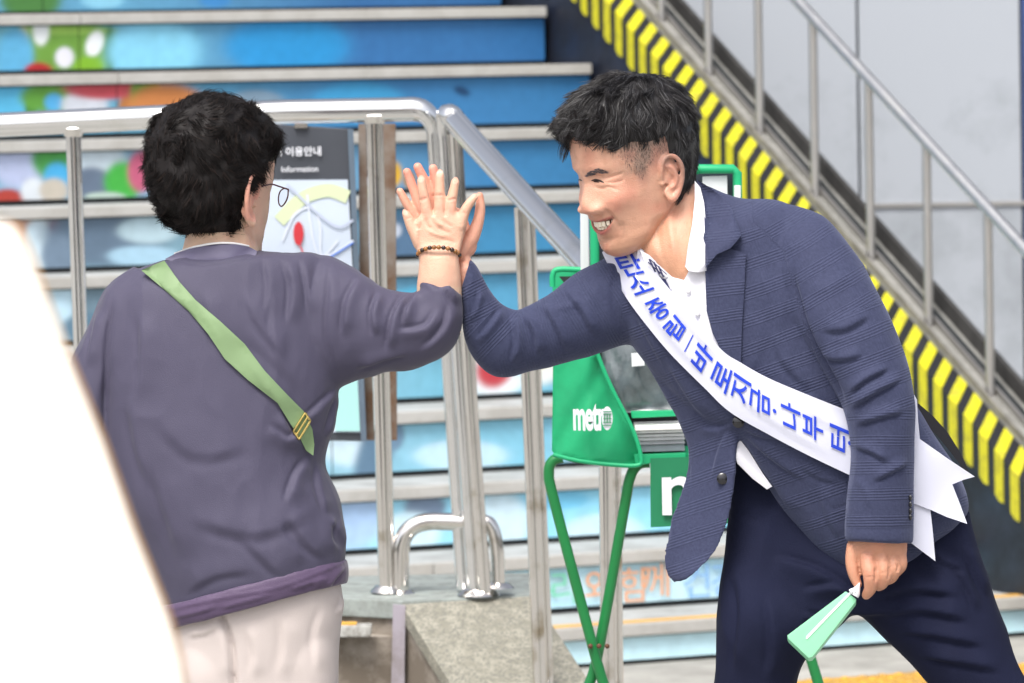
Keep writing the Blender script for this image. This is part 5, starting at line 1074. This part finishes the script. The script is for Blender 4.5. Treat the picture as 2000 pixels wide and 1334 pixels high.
for nx, ny, rx, ry, rot in ((822.5,350,6,8,0),(859,339,6.4,8.5,0),(889.5,353,5.5,7.5,10),(791,415,4.6,7,-20),(930,383,3.4,5,45)):
    a = math.radians(rot); o_ = [(nx+rx*math.cos(t)*math.cos(a)-ry*math.sin(t)*math.sin(a), ny+rx*math.cos(t)*math.sin(a)+ry*math.sin(t)*math.cos(a)) for t in np.linspace(0,2*np.pi,14,endpoint=False)]
    drape(o_, wtree, .5, 'fingernail', nailm, wbody, 1.2, sp=3, sm_=1)
# top -------------------------------------------------------------------------
tor = loft([(352,498,30,500,490,20,58),(322,508,20,530,494,20,72),(262,530,10,632,502,25,92),(214,575,5,668,575,25,112),(204,650,0,672,660,20,124),(200,740,0,664,750,15,132),(197,840,0,652,830,15,138),(204,910,0,634,905,15,140),(225,990,0,662,985,15,142),(272,1080,0,673,1060,15,142),(312,1172,0,672,1100,15,138),(326,1222,2,676,1130,12,132)], e=2.25)
rs = loft([(590,508,20,620,790,20,95),(640,498,15,652,768,15,94),(688,520,8,688,748,8,90),(735,556,0,742,730,0,84),(778,570,-8,800,722,-8,78),(806,572,-14,850,708,-14,70),(815,566,-18,886,680,-18,62),(816,556,-20,905,630,-20,55),(820,546,-20,902,575,-20,48)], e=2.1)
lsv = loft([(262,520,10,330,590,10,62),(205,566,10,292,640,10,66),(172,636,8,250,720,8,64),(142,696,4,232,790,4,62),(122,790,-4,215,860,-4,58),(128,880,-16,212,915,-16,52),(160,960,-34,235,960,-34,48)], e=2.1)
fpan = loft([(560,740,60,664,752,60,40),(560,820,60,660,830,60,38),(575,890,60,640,898,60,30),(590,915,60,628,908,60,18)])
wp_, wf_ = fuse(wp([tor,rs,lsv]), .003, 5, .5, world=True)
WS = [([(641,500),(640,560),(634,640),(650,710),(668,760)],3.2,-4.5,R_),([(650,520),(652,600),(650,690)],10,3,R_),
 ([(556,500),(572,560),(566,640)],11,7,FO),([(520,498),(528,560),(520,620)],10,5,FO),([(590,500),(600,560),(608,620)],9,6,FO),([(540,560),(535,640),(545,720)],13,4,FO),
 ([(705,540),(680,590),(672,660)],9.35,8.5,FO),([(745,568),(730,610),(735,660)],8.5,10.2,FO),([(795,572),(770,620),(760,690)],8.5,11.9,FO),([(830,560),(800,600),(790,640)],7.65,11.9,FO),([(835,548),(868,560),(890,600)],6.8,8.5,FO),([(880,590),(868,640),(820,690)],8.5,8.5,FO),([(858,600),(830,640),(770,650)],8.5,8.5,FO),([(690,720),(740,700),(800,690)],8.5,6.8,FO),
 ([(668,758),(630,790),(590,830)],9,6,FO),([(664,764),(650,810),(635,860)],8,7,FO),([(590,835),(560,860),(520,830)],10,6,FO),([(600,880),(570,850),(540,800)],9,7,FO),([(612,890),(580,930),(560,990)],11,7,FO),([(620,900),(625,950),(640,1010)],10,6,FO),
 ([(480,700),(520,760),(560,800)],10,6,FO),([(300,800),(380,880),(500,860)],26,4,FO),([(400,560),(420,640),(440,700)],16,4,FO),([(480,560),(500,620),(560,700)],14,4,FO),
 ([(360,1000),(500,1035),(620,980)],26,6,FO),([(560,1000),(600,1060),(640,1090)],14,6,FO),([(470,1040),(520,1090),(560,1130)],18,6,FO),([(300,900),(330,1000),(360,1100)],22,5,FO),([(260,760),(270,860),(300,960)],20,5,FO),([(280,600),(285,700),(270,800)],18,6,FO),
 ([(222,570),(212,640),(206,720),(203,840)],4,-9,R_),([(190,600),(185,660),(170,720)],9,4,FO),([(236,560),(230,640),(222,740)],10,4,R_),
 ([(660,1080),(640,1050),(650,1000)],9,5,FO),([(600,1100),(560,1060),(540,1020)],12,4,FO),([(322,508),(400,518),(460,512),(500,497)],2.0,-2.2,R_,False),([(450,640),(510,700),(570,760),(600,830)],14,-5,R_),
 ([(640,1010),(660,1040),(672,1070)],8,4,FO),([(350,1160),(420,1120),(500,1110)],16,4,FO)]
wp_ = relief(wp_, wf_, WS, [(9,3.5,5),(22,1.2,6),((13,13,5),3.2,14),((30,30,18),1.0,15)])
top_m = mat('dusky_purple_knit', srgb(73,70,91), .65, var=.05, vscale=5, bump=.35, bscale=900, sheen=.15, spec=.4)
tx_, ty_ = proj(wp_)
top = mesh('top', wp_, wf_, top_m, wo, True); ttree = bvh(wp_, wf_)
bandm = mat('hem_band_purple', srgb(82,66,94), .6, var=.08, bump=.2, bscale=600, sheen=.3)
def hemcols(x,y): return None
hv_, hf_ = fuse(wp([loft([(306,1188,0,674,1090,15,144),(306,1200,0,679,1100,14,146),(309,1214,0,681,1116,13,145),(322,1232,0,679,1138,12,140)], e=2.25)]), .003, 3, .5, world=True)
hv_ = relief(hv_, hf_, [([(560,1155),(600,1142),(650,1128)],4,4,FO),([(640,1150),(655,1128),(676,1105)],5,5,FO),([(420,1192),(480,1176),(540,1160)],4,3,FO),([(330,1210),(380,1198),(430,1184)],4,3,FO),([(610,1150),(630,1140),(645,1145)],4,4,FO),([(306,1196),(433,1168),(548,1146),(676,1096)],2.5,2.5,R_,False)], [(40,1.6,8)])
mesh('hem_band', hv_, hf_, bandm, top, True)
0 and drape([(310,1192),(330,1190),(380,1178),(433,1165),(490,1153),(548,1142),(600,1124),(650,1103),(668,1090),(680,1086),(676,1100),(681,1118),(674,1136),(640,1158),(600,1168),(548,1180),(490,1188),(433,1200),(380,1216),(330,1232),(310,1234)], ttree, 5, 'hem_band', bandm, top, 5, sp=8, sm_=6,
  relief_=[([(560,1150),(600,1140),(650,1125)],5,3,'fold'),([(640,1150),(655,1125),(672,1100)],5,4,'fold'),([(420,1190),(480,1172),(540,1160)],5,2,'fold'),([(330,1205),(380,1196),(430,1180)],5,2,'fold'),([(610,1150),(630,1140),(645,1145)],4,3,'fold')])
collm = mat('collar_band', srgb(92,88,114), .6, var=.04)
cb = BVHTree.FromPolygons([tuple(p) for p in P2]+[tuple(p) for p in wp_], [tuple(int(i) for i in f) for f in F2q]+[tuple(int(i)+len(P2) for i in f) for f in wf_])
drape([(322,506),(345,494),(370,486),(400,479),(430,476),(460,477),(486,482),(502,490),(500,499),(470,508),(430,514),(390,516),(350,515)], cb, 5, 'collar_band', collm, top, 4, sp=7, sm_=8)
q_ = on_face(crom([(340,496),(370,485),(400,478),(430,474.5),(460,475.5),(486,481)],24), cb, 6); m_ = MB(); m_.tube(W3(q_), .0014, 8); m_.build('white_neck_edge', mat('white_cotton', srgb(238,238,238), .7, var=0), top, True)
q_ = on_face(crom([(814,566),(822,550),(840,541),(862,539),(884,548),(898,566)],24), ttree, 1); pass
# trousers, shoes
wtr = mat('cream_trousers', srgb(198,188,184), .9, var=.04, bump=.12, bscale=500, spec=.15)
hp_ = loft([(322,1120,8,655,1080,8,112),(325,1180,8,668,1150,8,118),(328,1230,8,670,1190,8,118),(332,1300,8,664,1260,8,112),(340,1380,8,662,1360,8,104)], e=2.3)
l1 = loft([(350,1150,8,480,1150,8,70),(334,1290,8,500,1300,8,100),(340,1400,8,492,1400,8,92),(352,1700,12,480,1700,12,72),(360,2290,20,478,2290,20,60)], e=2.2); l2_ = loft([(515,1150,8,640,1150,8,70),(500,1290,8,661,1270,8,100),(508,1400,8,660,1400,8,92),(522,1700,12,652,1700,12,72),(528,2290,20,646,2290,20,60)], e=2.2)
qp, qf = fuse(wp([hp_,l1,l2_]), .0038, 4, .5, world=True)
qp = relief(qp, qf, [([(432,1205),(452,1260),(458,1340)],6,-15,R_,False),([(425,1205),(440,1280),(440,1340)],14,5,R_),([(480,1215),(500,1270),(495,1330)],14,5,FO),([(560,1200),(560,1270),(550,1330)],18,4,FO),([(670,1160),(668,1180),(656,1200)],6,6,FO),([(360,1240),(400,1235),(428,1215)],8,4,FO),([(640,1180),(620,1240),(625,1320)],14,4,FO)], [(10,2,7)])
mesh('trousers', qp, qf, wtr, wo, True)
for cx_ in (420,586):
    v, f = loft([(cx_-40,2316,150,cx_+40,2316,150,8),(cx_-44,2300,110,cx_+44,2300,110,30),(cx_-46,2290,50,cx_+46,2290,50,40),(cx_-40,2280,-10,cx_+40,2280,-10,30),(cx_-34,2300,-50,cx_+34,2300,-50,20)], e=2.6)
    m_ = MB(); v, f = loft([(cx_-46,2290,60,cx_-46,2329,60,120),(cx_-20,2262,60,cx_-20,2329,60,135),(cx_+20,2262,60,cx_+20,2329,60,135),(cx_+46,2290,60,cx_+46,2329,60,120)], e=2.6); mesh('shoe', W3(v), f, mat('grey_shoe', srgb(150,148,150), .7), wo, True)
# hair ---------------------------------------------------------------------
hv3, hf3 = head_shape(0, 150, 200, relief_on=False)
def wmask(v):
    x, y, z = v.T; ax = np.abs(x)
    topm = sgm((z-.045-np.clip(y,0,.1)*.15)/.006); bk = sgm((-y+.004+np.clip(z,-.02,.05)*.5)/.006)*sgm((z+.075+np.clip(ax-.03,0,.05)*.15)/.006)
    return np.maximum(topm,bk)
mk = wmask(hv3); dv = hv3-np.array((0,-.015,.005)); dv /= np.linalg.norm(dv,axis=1)[:,None]
th_ = -.004+mk*(.010+.006*sgm((hv3[:,2]-.03)/.03)+.006*sgm((hv3[:,2]+.02)/.02)*sgm((-hv3[:,1])/.03))*1.0
th_ += mk*(.0055*noise3(hv3,42,11)+.0035*noise3(hv3,95,12)+.004*sgm((hv3[:,2]-.05)/.02))
hq = hv3+dv*th_[:,None]
HP2, HF2_ = fuse([(WP.w(hq),hf3)], .0026, 2, .5, world=True); lc = WP.l(HP2); kp = wmask(lc) > .12; fk = kp[HF2_].all(1); H3 = HF2_[fk]; us = np.unique(H3); rm = -np.ones(len(HP2),int); rm[us] = np.arange(len(us))
whm = hair_mat('hair_woman', .6); whm.node_tree.nodes['Principled BSDF'].inputs['Specular IOR Level'].default_value = .25
mesh('hair', HP2[us], rm[H3], whm, wo, True, cols=np.tile(np.array((.010,.008,.008)),(len(us),1)))
n3 = vnormals(HP2, HF2_); sl = us[RNG.integers(0,len(us),30000)]; ll = WP.l(HP2[sl]); nn = n3[sl]
v_ = ll-np.array((.012,-.075,.062)); fl = np.stack([v_[:,0]*1.0,v_[:,1]*.7,v_[:,2]*1.0],1); fl /= np.linalg.norm(fl,axis=1)[:,None]+1e-9
sw = np.stack([noise3(ll,34,21),noise3(ll,34,22),noise3(ll,34,23)],1); fl = fl+sw*1.9+np.array((0,0,-.25)); fl = fl@WP.M.T; fl = fl-nn*(fl*nn).sum(1)[:,None]
wcol = lambda rg,n: np.array((.008,.006,.006))*(.5+1.0*rg.random((n,1)))+np.array((.02,.012,.009))*(rg.random((n,1))>.85)
strands(HP2[sl], fl, nn, .024, .00034, 'hair_strands', whm, wo, K=6, lift=.34, seed=15, cols=wcol, sideways=.25, clump=(800,.5), curl=.85, grav=.15)
s5 = us[RNG.integers(0,len(us),1500)]; n5 = n3[s5]; f5 = RNG.normal(0,1,(len(s5),3)); strands(HP2[s5], f5-n5*(f5*n5).sum(1)[:,None], n5, .016, .0002, 'flyaway_strands', whm, wo, K=6, lift=1.0, seed=19, cols=wcol, sideways=.8, curl=1.6)
# glasses --------------------------------------------------------------------
gl = mat('maroon_frame', srgb(80,28,38), .3, var=0)
t = MB(); t.tube(W3(crom([(512,364,-20),(530,360,10),(545,364,25),(563,370,45)],14)), .0011, 8); temple = t.build('spectacles', gl, wo, True)
t = MB(); t.tube(W3(crom([(563,370,45),(562,384,47),(557,396,50),(550,403,54),(545,398,58),(544,385,60),(548,373,58),(556,368,50),(563,370,45)],40)), .0010, 8); t.build('rim', gl, temple, True)
v, f = outline_tri(dense([(562,371),(561,384),(556,395),(550,402),(546,397),(545,385),(549,373),(556,369)],2), 6); solid_sheet('lens', W3(np.stack([v[:,0],v[:,1],66-(v[:,0]-528)*.6],1)), f, mat('clear_lens', (.95,.97,1), .02, var=0, trans=1), temple, .8*U, False)
# bracelet of beads -------------------------------------------------------------
br = None; NBD = 28
bm1 = mat('tiger_eye_bead', srgb(150,100,50), .18, var=.5, vscale=160, coat=.6); bm2 = mat('dark_bead', srgb(48,30,22), .15, var=.2, coat=.6)
for i in range(NBD):
    a = 2*np.pi*i/NBD; cx_ = 857+41*math.cos(a); cd = -20-30*math.sin(a); cy_ = 497-15*max(0,math.sin(a))*1.0+ (-1)*0+7*math.cos(a)*.3-3
    if math.sin(a) > 0: cy_ = 500-17*math.sin(a)+1.5*math.cos(a)
    else: cy_ = 500-10*math.sin(a)*-.6
    m_ = MB(); m_.ball(W3((cx_,cy_,cd)), .0033, 12, 8)
    if br is None: br = thing('bracelet', W3((857,500,-20)), 'bracelet of brown and amber beads on the raised wrist', 'bracelet')
    m_.build('bead', bm1 if i%5 in (0,2,3) else bm2, br, True)
# bag strap ------------------------------------------------------------------------
bag = thing('crossbody_bag', W3((560,860,-60)), 'light green crossbody strap with brass buckle running over the purple top', 'bag strap')
stm = mat('green_webbing', srgb(122,148,106), .6, var=.05, bump=.1, bscale=800, vscale=15)
drape([(276,528),(298,518),(321,509),(350,550),(382,586),(433,630),(478,672),(516,723),(561,771),(593,803),(610,838),(614,868),(612,890),(598,880),(586,856),(568,829),(542,787),(484,742),(439,701),(407,653),(369,608),(318,563)], ttree, 9, 'strap', stm, bag, 4, sp=7, sm_=8, relief_=[([(395,600),(430,660),(420,640)],3,1,'ridge'),([(380,590),(410,640),(440,680)],6,2,'fold'),([(470,690),(530,770),(590,830)],8,2,'fold')])
brass = mat('brass', srgb(220,195,120), .25, metal=1, var=.05)
qd_ = hitd(ttree, np.array([588.]), np.array([830.]))[0]-14
cor = [(596,806),(606,822),(584,858),(573,842)]
t = MB(); cr_ = [np.array(cor[i])*(1-f)+np.array(cor[(i+1)%4])*f for i in range(4) for f in (.04,.35,.65,.96)]; t.tube(W3([(x,y,qd_) for x,y in cr_+cr_[:1]]), .0017, 8); t.build('buckle', brass, bag, True)
t = MB(); t.tube(W3([(601,814,qd_-1),(578.5,850,qd_-1)]), .0014, 8); t.build('buckle_bar', brass, bag, True)
# ================================================================== white board close to the camera at the left
YF = 2.6
fb = thing('display_panel', at(-200,1700,YF), 'large out of focus white panel with a tan edge in the left foreground', 'panel')
o_ = [(-700,420),(-20,428),(20,440),(36,462),(54,500),(95,612),(130,705),(195,865),(254,1035),(325,1215),(345,1290),(362,1400),(430,1700),(500,2200),(-700,2200)]
wb = mat('glossy_white_board', srgb(252,251,246), .5, var=0)
fp_ = [at(x,y,YF) for x,y in o_]; c = MB(); c.prism(fp_, np.array((0,.006,0))); c.build('face_board', wb, fb)
c = MB(); c.prism([at(x+(9 if 0<x<420 else 0),y-(2 if 0<x<420 else 0),YF+.0062) for x,y in o_], np.array((0,.006,0))); c.build('tan_core', mat('tan_board_core', srgb(200,160,110), .7, var=.05), fb)
